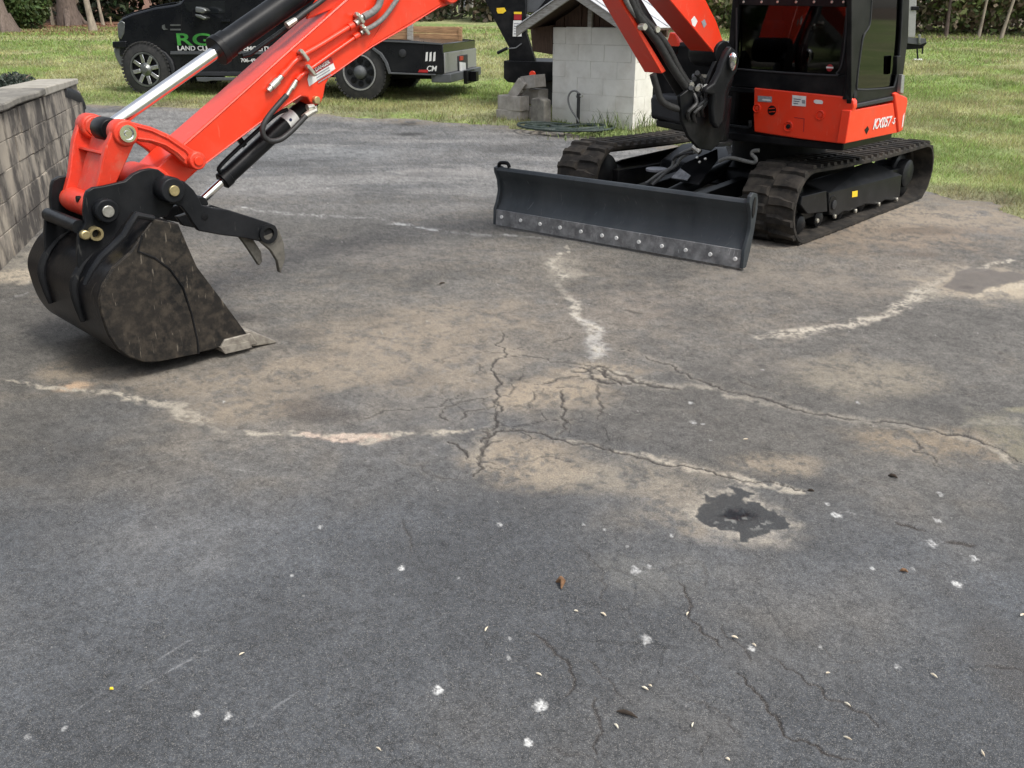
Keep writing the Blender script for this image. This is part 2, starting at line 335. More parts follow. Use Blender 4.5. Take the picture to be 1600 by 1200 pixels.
def inside(X, Y, pts):
    c = np.zeros(X.shape, bool); n = len(pts)
    for i in range(n):
        x0, y0 = pts[i][:2]; x1, y1 = pts[(i+1) % n][:2]
        if y0 == y1: continue
        c ^= ((y0 > Y) != (y1 > Y)) & (X < (x1-x0)*(Y-y0)/(y1-y0)+x0)
    return c
# ================================================================ GROUND
# --- edge between the asphalt and the grass (far side, then down the right side)
edge_px = [(-900, 150), (-300, 158), (60, 163), (128, 165), (250, 167), (330, 170), (400, 173), (500, 180), (600, 185), (700, 191), (790, 196), (850, 205), (930, 214), (990, 214), (1040, 226), (1120, 245), (1250, 275), (1380, 292), (1450, 303), (1500, 313), (1550, 322), (1600, 338), (1700, 368), (1900, 450)]
EDGE = [tuple(GT(*p)[:2]) for p in edge_px]
ASPH = EDGE+[(EDGE[-1][0]+.6, -3.0), (-14, -3.0), (-20, 6)]
EDGEC = EDGE+[(EDGE[-1][0]+.6, -3.0)]
def asphalt_sd(X, Y):
    d, _ = segdist(X, Y, EDGEC); ins = inside(X, Y, ASPH)
    return np.where(ins, -d, d)
# --- asphalt: a fine sheet with its own colour, relief and cracks
st = 1.7
gx, gy = np.meshgrid(np.arange(-120, 1722, st), np.arange(158, 1292, st))
P = GTv(gx, gy); X, Y = P[..., 0], P[..., 1]
wob = (fbm(X*1.3, Y*1.3, 4, 5)-.5)
base = np.zeros(X.shape+(3,))
nearc = A3(.060, .0645, .070); midc = A3(.108, .102, .091); farc = A3(.098, .100, .101)
t1 = sstep(1.8, 3.8, Y+wob*2.6+.10*X)[..., None]; t2 = sstep(6.2, 9.5, Y+wob*2)[..., None]
base = nearc*(1-t1)+midc*t1; base = base*(1-t2)+farc*t2
n1 = fbm(X*.9+3, Y*.9, 5, 21); n2 = fbm(X*3.1, Y*3.1, 5, 33); n3 = fbm(X*12, Y*12, 4, 41); n4 = fbm(X*.8, Y*3.2, 5, 55)
base *= (.55+.9*n1)[..., None]; base *= (.74+.52*n2)[..., None]
# browner film in patches over the middle, lighter streaks lying across the far part
br = sstep(.46, .66, n1*.6+n3*.4)*t1[..., 0]*(1-t2[..., 0]*.6)
base = base*(1-.26*br[..., None])+A3(.225, .185, .135)*(.26*br[..., None])
stk = sstep(.46, .64, n4)*t2[..., 0]; base = base*(1-.6*stk[..., None])+A3(.235, .228, .215)*(.6*stk[..., None]); stk = sstep(.55, .7, fbm(X*.7+31, Y*2.2, 4, 88))*t2[..., 0]; base *= (1-.3*stk)[..., None]
gr1 = vnoise(X*75, Y*75, 601); gr2 = vnoise(X*34+5, Y*34, 602); gr3 = vnoise(X*150, Y*150, 603); gr4 = fbm(X*20, Y*20, 3, 604)
nf = sstep(1.2, 4.0, Y); gr5 = vnoise(X*260, Y*260, 605)
base *= (1+(.34+.2*nf)*(gr1-.5)+(.12+.22*nf)*(gr2-.5)+.55*(gr3-.5)+(.20+.24*nf)*(gr4-.5)+.5*(1-nf)*(gr5-.5))[..., None]
drk = sstep(.52, .7, fbm(X*1.1+9, Y*1.1+4, 4, 77)); base *= (1-.20*drk)[..., None]
warpx = (fbm(X*5, Y*5, 4, 91)-.5); warpy = (fbm(X*5+50, Y*5, 4, 93)-.5)
def pxm(x, y): p = GT(x, y); return p, math.hypot(p[1], H-p[2])/F*math.hypot(1, p[0]/max(.1, math.hypot(p[1], H)))
def ell(cx, cy, rx, ry):
    p, s_ = pxm(cx, cy); q1 = GT(cx, cy-ry); q2 = GT(cx, cy+ry); RY = abs(q1[1]-q2[1])/2
    dx = (X-p[0])/(rx*s_)+warpx*1.1; dy = (Y-p[1])/RY+warpy*1.1
    return np.sqrt(dx*dx+dy*dy)
def blend(mask, col):
    global base
    base = base*(1-mask[..., None])+np.array(col)*mask[..., None]
TAN = (.29, .238, .172); CREAM = (.36, .325, .262); PALE = (.36, .355, .335); RUST = (.17, .11, .075)
speck = fbm(X*55, Y*55, 3, 101)
for cx, cy, rx, ry, k, c in [
    (640, 560, 190, 60, .50, TAN), (430, 590, 170, 45, .55, TAN), (370, 640, 120, 30, .55, TAN), (480, 640, 70, 22, -.45, (.05, .04, .035)), (520, 655, 60, 16, -.5, (.045, .038, .033)), (120, 603, 34, 9, .95, (.52, .36, .23)), (120, 575, 62, 20, .7, TAN), (570, 520, 130, 40, .4, TAN),
    (865, 612, 110, 26, .85, TAN), (820, 620, 60, 22, .5, TAN), (820, 725, 120, 46, .75, TAN), (790, 690, 60, 20, .5, TAN), (950, 582, 90, 16, .8, TAN), (980, 745, 190, 36, .55, (.27, .235, .18)), (1340, 590, 130, 36, .5, (.29, .25, .185)),
    (1210, 725, 70, 24, .6, TAN), (1070, 790, 150, 46, .5, (.28, .24, .185)), (1170, 845, 100, 20, .45, (.27, .24, .2)), (1450, 690, 170, 36, .55, (.26, .2, .13)), (1600, 690, 50, 60, .6, (.2, .18, .12)), (1590, 640, 30, 6, .5, (.26, .24, .15)), (1535, 440, 120, 36, .95, (.31, .265, .20)), (1580, 452, 60, 14, .8, (.4, .34, .25)), (1350, 360, 260, 36, .75, (.25, .195, .14)), (1480, 335, 180, 22, .85, (.29, .24, .18)), (1260, 440, 180, 44, .45, (.22, .19, .15)),
    (730, 500, 130, 40, .45, TAN), (1090, 830, 30, 16, .4, TAN), (560, 685, 60, 7, .9, (.52, .39, .3)), (700, 640, 100, 24, -.3, (.09, .09, .09)), (640, 590, 60, 16, -.3, (.07, .065, .06)), (240, 600, 150, 26, .35, TAN), (200, 562, 130, 20, -.85, (.035, .033, .03)), (450, 520, 60, 14, -.5, (.05, .045, .04)),  # entry under the bucket: damp stain with contact shadow painted into the asphalt colour
    (90, 400, 110, 40, .5, (.33, .3, .24)), (30, 430, 60, 14, .8, (.42, .36, .27)), (880, 420, 40, 30, .5, CREAM), (640, 193, 26, 3.4, -1., (.02, .02, .02)), (642, 209, 30, 3.4, -1., (.02, .02, .02)), (520, 240, 160, 14, .35, (.28, .29, .29)), (420, 300, 140, 10, .3, (.26, .25, .24)), (690, 270, 120, 12, .25, (.27, .25, .23)),
    (1450, 360, 70, 7, -.55, (.09, .065, .045)), (1430, 398, 40, 5, -.45, (.1, .075, .055)), (1200, 570, 90, 20, .25, (.25, .22, .18)), (1000, 480, 90, 30, .25, (.24, .2, .16)), (300, 850, 200, 60, .12, (.2, .2, .2)), (1000, 900, 120, 40, .22, (.22, .21, .18)), (1590, 1040, 60, 170, -.5, (.05, .045, .04)), (600, 400, 200, 30, .2, (.25, .22, .19))]:  # tall lower right entry: darker sealed asphalt, deepened with painted shade
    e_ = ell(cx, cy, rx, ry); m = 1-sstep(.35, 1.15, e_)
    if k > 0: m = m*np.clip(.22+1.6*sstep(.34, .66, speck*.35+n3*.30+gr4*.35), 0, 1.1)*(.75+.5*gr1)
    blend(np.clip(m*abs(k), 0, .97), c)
def stripe(pts, wpx, col, k, edge=.6, rag=1.0, seed=3):
    Wp = [GT(*p) for p in pts]; mid = Wp[len(Wp)//2]; s_ = math.hypot(mid[1], H)/F
    xs = [p[0] for p in Wp]; ys = [p[1] for p in Wp]; mg = .35
    sel = (X > min(xs)-mg) & (X < max(xs)+mg) & (Y > min(ys)-mg) & (Y < max(ys)+mg)
    x, y = X[sel], Y[sel]; Pc = smoothpath([(p[0], p[1]) for p in Wp], 4)
    d, t = segdist(x+(warpx[sel]*.12+(gr4[sel]-.5)*.05)*rag, y+(warpy[sel]*.12+(gr2[sel]-.5)*.03)*rag, Pc); wd = wpx*s_/2
    wd = wd*(.35+1.5*fbm(x*4, y*4, 3, seed))*(.4+.6*np.clip(np.minimum(t, 1-t)*8, 0, 1))
    wd = wd*1.25; m = (1-sstep(edge*.3, 1.35, d/wd))*np.clip(.05+1.35*sstep(.36, .66, .45*fbm(x*17, y*17, 4, seed+9)+.35*speck[sel]+.2*gr1[sel]), 0, 1)*k*.84*(.4+.9*sstep(.3, .6, fbm(x*2.6, y*2.6, 3, seed+31)))
    base[sel] = base[sel]*(1-m[:, None])+np.array(col)*m[:, None]
for i, (pts, wd, col, k) in enumerate([
    ([(375, 325), (440, 332), (520, 338), (580, 340), (620, 350), (660, 356), (720, 365), (790, 368), (850, 372)], 10, (.46, .46, .44), 1.),
    ([(888, 385), (872, 400), (858, 412), (880, 430), (874, 445), (893, 465), (905, 490), (925, 515), (938, 540), (935, 565)], 15, (.5, .46, .38), .85),
    ([(905, 490), (930, 520), (938, 545), (935, 566)], 26, PALE, .6),
    ([(1185, 527), (1230, 520), (1290, 512), (1350, 500), (1410, 478), (1440, 455), (1470, 435), (1520, 420), (1575, 405)], 20, (.42, .38, .31), .95),
    ([(1430, 470), (1445, 455), (1450, 450)], 40, (.36, .33, .26), .5), ([(1510, 465), (1545, 455), (1590, 447), (1640, 440)], 16, (.46, .4, .3), .8),
    ([(0, 590), (60, 600), (150, 610), (200, 622), (250, 635), (300, 655), (340, 675), (400, 682), (470, 680), (540, 685), (620, 683), (690, 675), (740, 672)], 14, CREAM, 1.),
    ([(240, 632), (290, 640), (330, 662)], 24, CREAM, .75), ([(470, 678), (540, 687), (610, 684)], 16, (.52, .41, .33), .85),
    ([(940, 575), (1000, 595), (1060, 605), (1110, 610), (1180, 625), (1240, 640), (1300, 650), (1360, 660), (1430, 668), (1500, 684), (1560, 702), (1592, 735)], 16, CREAM, .95),
    ([(870, 690), (950, 700), (1020, 715), (1080, 730), (1140, 745), (1190, 757), (1260, 768)], 11, CREAM, .95),
    ([(1000, 712), (1080, 730), (1150, 747), (1200, 760)], 22, (.36, .3, .23), .5),
    ([(1500, 668), (1540, 658), (1600, 652), (1680, 650)], 12, (.3, .28, .22), .4),
    ([(-40, 480), (10, 470), (50, 455)], 6, PALE, .5), ([(200, 735), (300, 715), (420, 745)], 4, PALE, .25), ([(480, 255), (530, 262), (610, 268), (760, 300)], 6, PALE, .4), ([(505, 297), (520, 293), (545, 290)], 4, PALE, .8),
    ([(1290, 800), (1340, 800), (1390, 805)], 4, PALE, .4)]): stripe(pts, wd, col, k, seed=3+i*7)
for pts in ([(310, 995), (230, 1040), (160, 1078), (108, 1112)], [(342, 1006), (270, 1046), (190, 1090)], [(625, 512), (616, 530), (608, 546)], [(470, 1080), (430, 1110), (370, 1150)]):
    stripe(pts, 3.2, (.26, .265, .27), .55, rag=.15)
# --- cracks: grooves pressed into the sheet
depthmap = np.zeros(X.shape)
CR = [([(965, 545), (1010, 560), (1060, 582), (1110, 602), (1160, 615), (1200, 625), (1260, 645), (1320, 655), (1400, 660), (1450, 670), (1480, 680), (1530, 688), (1570, 705), (1620, 735)], 3.4, 1.),
 ([(893, 582), (935, 572), (955, 580), (990, 597), (1010, 600), (1060, 608)], 5, 1.), ([(900, 592), (940, 595), (985, 600)], 3, .8), ([(930, 572), (960, 590), (975, 600)], 3, .8),
 ([(785, 520), (788, 560), (783, 600), (785, 640), (778, 660), (760, 690), (750, 720), (740, 745)], 3.2, .95), ([(860, 566), (890, 568), (930, 575)], 2.4, .6), ([(800, 548), (840, 542), (880, 528)], 2.2, .5), ([(720, 552), (760, 550), (790, 552)], 2.2, .45), ([(720, 552), (690, 570)], 2, .4),
 ([(880, 608), (878, 622), (884, 640), (885, 660), (872, 678)], 3, .75), ([(930, 600), (938, 628), (935, 655)], 3, .6), ([(690, 640), (720, 626), (780, 618)], 2.4, .6), ([(692, 640), (688, 650), (700, 656)], 3, .7), ([(560, 656), (600, 640), (650, 640), (690, 634), (722, 615)], 2.6, .55),
 ([(760, 668), (810, 672), (860, 683), (900, 695), (950, 702), (990, 712), (1060, 728), (1130, 745), (1260, 769)], 3, .8), ([(905, 574), (925, 590), (960, 598)], 4.5, 1.), ([(918, 584), (940, 580), (962, 592), (985, 600)], 4, .9), ([(940, 576), (948, 590), (972, 602)], 3.4, .9), ([(835, 600), (870, 592), (905, 588)], 3, .7), ([(785, 560), (820, 556), (860, 566)], 2.6, .7), ([(860, 545), (885, 530), (895, 526)], 2.6, .6), ([(1150, 590), (1180, 604), (1215, 616)], 2.4, .6), ([(720, 655), (745, 640), (775, 630)], 2.6, .7), ([(752, 690), (770, 680), (790, 670)], 4, .9), ([(700, 690), (715, 697), (728, 717)], 3.4, .8), ([(728, 717), (780, 726), (830, 720), (910, 722)], 2.2, .5), ([(745, 718), (770, 690), (785, 688)], 3, .7),
 ([(745, 740), (760, 728), (790, 740)], 2.2, .5), ([(620, 720), (660, 728), (720, 750)], 2.2, .4), ([(835, 622), (850, 606), (885, 604)], 2.2, .5), ([(820, 640), (835, 622), (828, 608)], 2.2, .5), ([(758, 640), (778, 620), (800, 600)], 2.4, .6), ([(740, 610), (755, 622), (762, 636)], 2, .5),
 ([(625, 810), (635, 830), (638, 862)], 2.6, .45), ([(1060, 910), (1078, 940), (1075, 965), (1100, 990), (1130, 1012)], 3, .7), ([(1150, 1050), (1180, 1080), (1200, 1110), (1230, 1150), (1290, 1175), (1340, 1188)], 3.4, .75), ([(1205, 1025), (1255, 1060), (1290, 1090), (1330, 1105), (1372, 1135)], 3, .65),
 ([(825, 988), (860, 1010), (885, 1030), (895, 1055), (884, 1088)], 3.2, .65), ([(915, 1030), (950, 1060), (975, 1092)], 2.6, .45), ([(930, 1090), (935, 1120), (942, 1142), (932, 1180)], 3, .6), ([(905, 850), (920, 875), (945, 920), (950, 948)], 2.4, .4), ([(1400, 816), (1425, 824), (1446, 830)], 5, .9), ([(1478, 847), (1500, 848), (1522, 851)], 5, .85),
 ([(1130, 975), (1152, 1003), (1172, 1034)], 2.6, .5), ([(1432, 688), (1442, 700), (1428, 706), (1455, 712), (1478, 738)], 3, .6), ([(1060, 1085), (1100, 1095), (1140, 1120), (1160, 1150)], 2.4, .4), ([(1030, 905), (1055, 885), (1100, 880), (1105, 900), (1092, 920)], 2.2, .3), ([(1285, 1008), (1312, 1034), (1345, 1034)], 2.4, .4), ([(1540, 1040), (1570, 1042), (1620, 1044)], 4, .5),
 ([(975, 940), (985, 965), (1000, 1000)], 2, .3), ([(1060, 1040), (1080, 1045), (1095, 1065)], 2, .35), ([(1190, 480), (1170, 500), (1155, 540)], 1.8, .35), ([(1010, 490), (980, 484), (975, 484)], 4, .6), ([(430, 575), (400, 600), (360, 612)], 2, .3), ([(1440, 470), (1470, 466), (1520, 463)], 2, .3), ([(1030, 330+60), (1010, 400), (1000, 425)], 1.6, .25),
 ([(690, 440), (684, 446), (690, 446)], 3, .8), ([(0, 660), (60, 690), (90, 730)], 2, .25), ([(1097, 1130), (1104, 1160), (1100, 1195)], 2.4, .35), ([(860, 1170), (900, 1180), (940, 1200)], 2.4, .35), ([(640, 1150), (690, 1170), (720, 1215)], 2.2, .25)]
for i, (pts, wd, k) in enumerate(CR):
    Wp = [GT(*p) for p in pts]; mid = Wp[len(Wp)//2]; s_ = math.hypot(mid[1], H)/F
    r_ = random.Random(i); Pc = [(p[0], p[1]) for p in Wp]
    for lev in range(4):                     # break the line into an irregular path
        Q = [Pc[0]]
        for a, b_ in zip(Pc[:-1], Pc[1:]):
            l = math.hypot(b_[0]-a[0], b_[1]-a[1]); j = r_.uniform(-.22, .22)*l
            Q += [((a[0]+b_[0])/2-(b_[1]-a[1])/max(l, 1e-9)*j, (a[1]+b_[1])/2+(b_[0]-a[0])/max(l, 1e-9)*j), b_]
        Pc = Q
    xs = [p[0] for p in Pc]; ys = [p[1] for p in Pc]
    sel = (X > min(xs)-.06) & (X < max(xs)+.06) & (Y > min(ys)-.06) & (Y < max(ys)+.06)
    x, y = X[sel], Y[sel]; d, t = segdist(x, y, Pc)
    wd_ = wd*s_*.72*(.35+1.3*fbm(x*11, y*11, 3, i+200))*(.45+.55*np.clip(np.minimum(t, 1-t)*6, 0, 1))
    m = (1-sstep(.5, 1.6, d/wd_))*min(1, k*1.25)*sstep(.15, .36, fbm(x*7, y*7, 3, i+300))
    halo = (1-sstep(.2, 1., d/(wd_*6+.01)))*k*.26*np.clip(2.2*speck[sel]-.5, 0, 1)
    hc = np.array(CREAM if Wp[0][1] > 2.7 else (.12, .12, .12)); base[sel] = base[sel]*(1-halo[:, None])+hc*halo[:, None]
    base[sel] = base[sel]*(1-.94*m[:, None])+np.array((.024, .019, .016))*(.94*m[:, None])
    depthmap[sel] = np.minimum(depthmap[sel], -.0035*m)
# fine alligator cracking round the centre
cellm = np.maximum(1-sstep(.5, 1.1, ell(840, 630, 190, 95)), .9*(1-sstep(.4, 1.1, ell(940, 585, 130, 34))))
fx, fy = X+warpx*.12, Y+warpy*.12; best = np.full(X.shape, 9.); sec = best.copy(); cell = .17
ix, iy = np.floor(fx/cell), np.floor(fy/cell)
for a in (-1, 0, 1):
    for b_ in (-1, 0, 1):
        jx = ix+a; jy = iy+b_; h1 = np.mod(np.sin(jx*127.1+jy*311.7)*43758.5, 1); h2 = np.mod(np.sin(jx*269.5+jy*183.3)*43758.5, 1)
        d = np.hypot(fx-(jx+h1)*cell, fy-(jy+h2)*cell); sec = np.minimum(sec, np.maximum(best, d)); best = np.minimum(best, d)
cellm = np.maximum(cellm, .42*(1-sstep(.5, 1.1, ell(1060, 1010, 380, 170)))*sstep(1.2, 1.6, Y)); al = (1-sstep(.0012, .0045, (sec-best)/2))*cellm*sstep(.34, .6, fbm(X*4, Y*4, 3, 400)); base *= (1-.7*al)[..., None]; depthmap -= .002*al
# --- white splashes dropped on the surface, pale flecks
for cx, cy, r_ in [(628, 888, 8), (845, 1103, 15), (686, 1080, 10), (305, 1118, 8), (356, 1120, 8), (826, 1161, 9), (1010, 998, 11), (1175, 1012, 8), (992, 892, 11), (1015, 887, 6), (1079, 630, 6), (1083, 660, 7), (1098, 663, 4), (1293, 788, 5), (1307, 806, 9), (1469, 772, 7), (1465, 815, 7), (1456, 850, 11), (1522, 873, 8), (1363, 889, 6), (1427, 889, 5), (1495, 913, 8), (1401, 1039, 6), (780, 819, 6), (911, 820, 5), (945, 829, 4), (795, 1029, 6), (796, 998, 4), (100, 1137, 4), (456, 900, 4), (500, 825, 5), (43, 1150, 6), (1191, 578, 4), (350, 568+60, 3), (1110, 688, 3), (716, 903, 4), (1050, 838, 5), (1283, 1010, 5), (1340, 629, 5), (980, 855, 4)]:
    p, s_ = pxm(cx, cy); sel = (abs(X-p[0]) < .09) & (abs(Y-p[1]) < .12)
    x, y = X[sel]-p[0], Y[sel]-p[1]; ang = np.arctan2(y, x); d = np.hypot(x, y*.75)/(r_*s_)*(.75+.9*fbm(ang*2.2+cx, ang*0+d[0, 0] if False else ang*1.1, 3, int(cx)))
    m = (1-sstep(.45, 1.0, d+1.1*(fbm(X[sel]*90, Y[sel]*90, 3, int(cy))-.5)))*np.clip(fbm(X[sel]*160, Y[sel]*160, 3, 7)*2.2-.35, 0, 1)*(1 if r_ > 7 else .62)
    c = A3(.60, .60, .58) if r_ != 11 else A3(.4, .4, .39)
    base[sel] = base[sel]*(1-m[:, None])+c*m[:, None]
fl = vnoise(X*210, Y*210, 61); base = np.where(((fl > .988) & (vnoise(X*2, Y*2, 3) > .35))[..., None], base*.45+A3(.42, .41, .38)*.55, base)
# --- oil spot and the damp patch
def poly(pts): return [tuple(GT(*p)[:2]) for p in pts]
oil = [(1085, 797), (1098, 786), (1121, 778), (1142, 774), (1156, 765), (1167, 763), (1173, 772), (1171, 782), (1183, 788), (1198, 795), (1200, 803), (1217, 809), (1227, 820), (1227, 830), (1208, 838), (1179, 845), (1160, 843), (1142, 838), (1125, 828), (1104, 820), (1090, 809)]
pud = [(1470, 447), (1482, 438), (1496, 422), (1517, 417), (1542, 419), (1558, 424), (1583, 424), (1600, 428), (1602, 437), (1579, 443), (1550, 449), (1537, 457), (1517, 459), (1496, 453)]
wet = np.zeros(X.shape)
def region(pts, soft, wr):
    Q = poly(pts); x = X+warpx*wr; y = Y+warpy*wr; d, _ = segdist(x, y, Q+[Q[0]]); sd = np.where(inside(x, y, Q), -d, d); return sd, 1-sstep(-soft, soft, sd)
sd, m = region(oil, .004, .05); sd = sd+(gr4-.5)*.085+(gr2-.5)*.045; m = 1-sstep(-.004, .004, sd); ring = np.exp(-(np.clip(sd, 0, 9)/.035)**2)*(sd > 0)*np.clip(speck*1.8-.3, 0, 1); blend(.65*ring, (.42, .38, .31)); blend(.96*m, (.034, .036, .036)); wet = np.maximum(wet, m*.5)
e_ = ell(1157, 804, 32, 12); m3 = (1-sstep(.5, 1.1, e_))*m; blend(.97*m3*sstep(.36, .46, fbm(X*26, Y*26, 4, 71)), (.004, .004, .005)); wet = np.maximum(wet, m3*.8); depthmap -= .010*m3*sstep(.35, .6, fbm(X*16, Y*16, 4, 72))
e_ = ell(1165, 820, 44, 12); m3 = (1-sstep(.6, 1.2, e_))*m*(fbm(X*45, Y*45, 3, 73) > .62); blend(m3*.6, (.24, .24, .22))
sd, m = region(pud, .012, .08); blend(.9*m, (.105, .088, .072)); wet = np.maximum(wet, m*.5)
m3 = (1-sstep(.5, 1.1, ell(1512, 449, 16, 3)))*m; blend(m3*.8, (.07, .055, .045))
# --- height of the sheet
sdl = asphalt_sd(X, Y)
dirtm = 1-sstep(-.1, .55+.5*wob, -sdl); blend(np.clip(dirtm*.75*sstep(.3, .6, n3), 0, 1), (.21, .17, .12))
Zs = P[..., 2]+depthmap+(n2-.5)*.008+(n3-.5)*.003+(speck-.5)*.0022+(fbm(X*.6, Y*.6, 3, 9)-.5)*.015
ny, nx = X.shape; V = np.stack([X, Y, Zs], -1).reshape(-1, 3)
ii = np.arange(ny*nx).reshape(ny, nx); Fq = np.stack([ii[:-1, :-1], ii[1:, :-1], ii[1:, 1:], ii[:-1, 1:]], -1).reshape(-1, 4)
keep = (sdl[:-1, :-1].ravel() < .6); Fq = Fq[keep]
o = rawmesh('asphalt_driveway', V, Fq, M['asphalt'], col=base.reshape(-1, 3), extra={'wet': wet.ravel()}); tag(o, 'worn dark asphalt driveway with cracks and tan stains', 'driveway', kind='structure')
# asphalt going on outside what the fine sheet covers
g2x, g2y = np.meshgrid(np.linspace(-20, 9, 60), np.linspace(-4, 24, 60)); V = np.stack([g2x, g2y, tz(0, g2y)-.035], -1).reshape(-1, 3); q = np.arange(3600).reshape(60, 60)
Fq = np.stack([q[:-1, :-1], q[:-1, 1:], q[1:, 1:], q[1:, :-1]], -1).reshape(-1, 4); V_sd = asphalt_sd(g2x, g2y)
Fq = Fq[(V_sd[:-1, :-1].ravel() < .5)]
o = rawmesh('asphalt_apron', V, Fq, M['asphalt'], col=np.tile(A3(.105, .105, .102), (3600, 1)), extra={'wet': np.zeros(3600)}); tag(o, 'plain asphalt running on beyond the cracked driveway', 'driveway', kind='structure')
# --- lawn soil, dipping under the asphalt
ax = np.concatenate([np.linspace(-160, -22, 40)[:-1], np.linspace(-22, 22, 440), np.linspace(22, 160, 40)[1:]]); ay = np.concatenate([np.linspace(-6, 24, 300), np.linspace(24, 60, 160)[1:], np.linspace(60, 260, 40)[1:]])
LX, LY = np.meshgrid(ax, ay); sdL = asphalt_sd(LX, LY)+(fbm(LX*2.2, LY*2.2, 5, 13)-.5)*.5
LZ = tz(0, LY)+np.where(sdL > 0, np.clip(sdL*.12, 0, .035), np.clip(sdL*.5, -.15, 0))+(fbm(LX*1.5, LY*1.5, 4, 17)-.5)*.05*np.clip(sdL, 0, 1)
def lawncol(x, y, sd):
    a = fbm(x*.5, y*.6, 5, 501); b_ = fbm(x*2.2, y*2.2, 4, 502)[..., None]; t = sstep(.42, .62, a)[..., None]
    c = A3(.235, .31, .085)*(1-t)+A3(.34, .345, .15)*t; c = c*(.55+.9*b_)
    e_ = np.clip(1-sd/.9, 0, 1)[..., None]*sstep(.35, .6, fbm(x*4, y*4, 3, 503))[..., None]; return c*(1-.6*e_)+A3(.2, .165, .12)*.6*e_
LC = lawncol(LX, LY, sdL)*A3(.85, .85, .9)
far = sstep(0, 1.6, LY-(30+.0*LX))[..., None]*(LX < -6)[..., None]; LC = LC*(1-far)+A3(.17, .085, .05)*far
far = sstep(0, 2., LY-(26.5+(LX-16)*.1))[..., None]*(LX > 8)[..., None]; LC = LC*(1-far)+A3(.12, .09, .06)*far
ny, nx = LX.shape; q = np.arange(ny*nx).reshape(ny, nx); Fq = np.stack([q[:-1, :-1], q[:-1, 1:], q[1:, 1:], q[1:, :-1]], -1).reshape(-1, 4)
o = rawmesh('lawn', np.stack([LX, LY, LZ], -1).reshape(-1, 3), Fq, M['lawn'], col=LC.reshape(-1, 3)); tag(o, 'rough sloping lawn beyond the driveway', 'lawn', kind='structure')
# --- grass blades: density falls with distance
def blades(name, n, ybins, label, xr):
    Vs, Cs = [], []
    for (y0, y1, dens, hgt, wdt) in ybins:
        x0, x1 = xr(y0, y1); k = int((x1-x0)*(y1-y0)*dens); x = rng.uniform(x0, x1, k); y = rng.uniform(y0, y1, k)
        u_ = x/(y*cP+H*sP)*F; s_ = (abs(u_) < 960); x, y = x[s_], y[s_]
        sd = asphalt_sd(x, y)+(fbm(x*2.2, y*2.2, 5, 13)-.5)*.5; clump = fbm(x*3., y*3., 4, 77)
        keep_ = (sd > .02) & (rng.random(len(x)) < np.clip(.25+1.4*clump+np.clip(sd, 0, 1)*.3-.3, .1, 1)); x, y, sd, clump = x[keep_], y[keep_], sd[keep_], clump[keep_]
        k = len(x); c = lawncol(x, y, sd)*rng.uniform(.7, 1.45, (k, 1))*(1+rng.normal(0, .07, (k, 3)))
        dry = rng.random(k) < .16; c[dry] = A3(.33, .29, .15)*rng.uniform(.7, 1.2, (dry.sum(), 1))
        hh = hgt*rng.uniform(.45, 1.3, k)*(.55+.9*clump); ww = wdt*rng.uniform(.7, 1.3, k); an = rng.uniform(0, 2*math.pi, k); le = rng.normal(0, .6, (k, 2))*hh[:, None]
        z = tz(0, y)+np.clip(sd*.12, 0, .035)-.008
        b1 = np.stack([x-np.cos(an)*ww, y-np.sin(an)*ww, z], -1); b2 = np.stack([x+np.cos(an)*ww, y+np.sin(an)*ww, z], -1); tp = np.stack([x+le[:, 0], y+le[:, 1], z+hh], -1)
        Vs.append(np.stack([b1, b2, tp], 1).reshape(-1, 3)); Cs.append(np.repeat(np.clip(c, .01, .6), 3, 0))
    Vv = np.concatenate(Vs); Cc = np.concatenate(Cs); o = rawmesh(name, Vv, np.arange(len(Vv)).reshape(-1, 3), M['grassblade'], col=Cc, smooth=False)
    tag(o, label, 'grass', kind='stuff'); return len(Vv)//3
nb = blades('grass', 0, [(6.5, 9, 4200, .05, .0035), (9, 12, 2600, .055, .0045), (12, 16, 1500, .06, .006), (16, 20, 800, .065, .008), (20, 26, 330, .07, .012), (26, 34, 130, .08, .02)], 'short mixed green and dry grass covering the lawn', lambda y0, y1: (-(y1*.62+1), y1*.62+1))
print('blades', nb)
# ================================================================ SHED, WALL AND THE THINGS BY THEM
def blockwall(pl, x0, x1, z0, courses, bw, bh, mat, parent, thick=.1, name='block', gap=.012, jit=.004, rnd=None, bev=.003):
    """a face of masonry: every block an object of its own sharing a few meshes"""
    rnd = rnd or random.Random(3); cache = {}
    for c in range(courses):
        a = x0-(bw/2 if c % 2 else 0)
        while a < x1-.02:
            l, r_ = max(a, x0), min(a+bw, x1); a += bw
            if r_-l < .06: continue
            key = (round(r_-l, 3), rnd.randrange(3)); zc = z0+c*bh+bh/2; ctr = pl.at((l+r_)/2, zc, -thick/2+rnd.uniform(-jit, jit))
            if key not in cache:
                mb = MB(); hw = (r_-l-gap)/2; hh = (bh-gap)/2; j = lambda: rnd.uniform(-.003, .003)
                mb.box(ctr, pl.u*(hw+j()), pl.v*(hh+j()), pl.n*(thick/2)); o = mb.build(name, mat, parent, bevel=bev, origin=ctr); cache[key] = o.data
            else:
                o = mkobj(name, cache[key], parent, ctr); b_ = o.modifiers.new('bevel', 'BEVEL'); b_.width = bev; b_.segments = 2
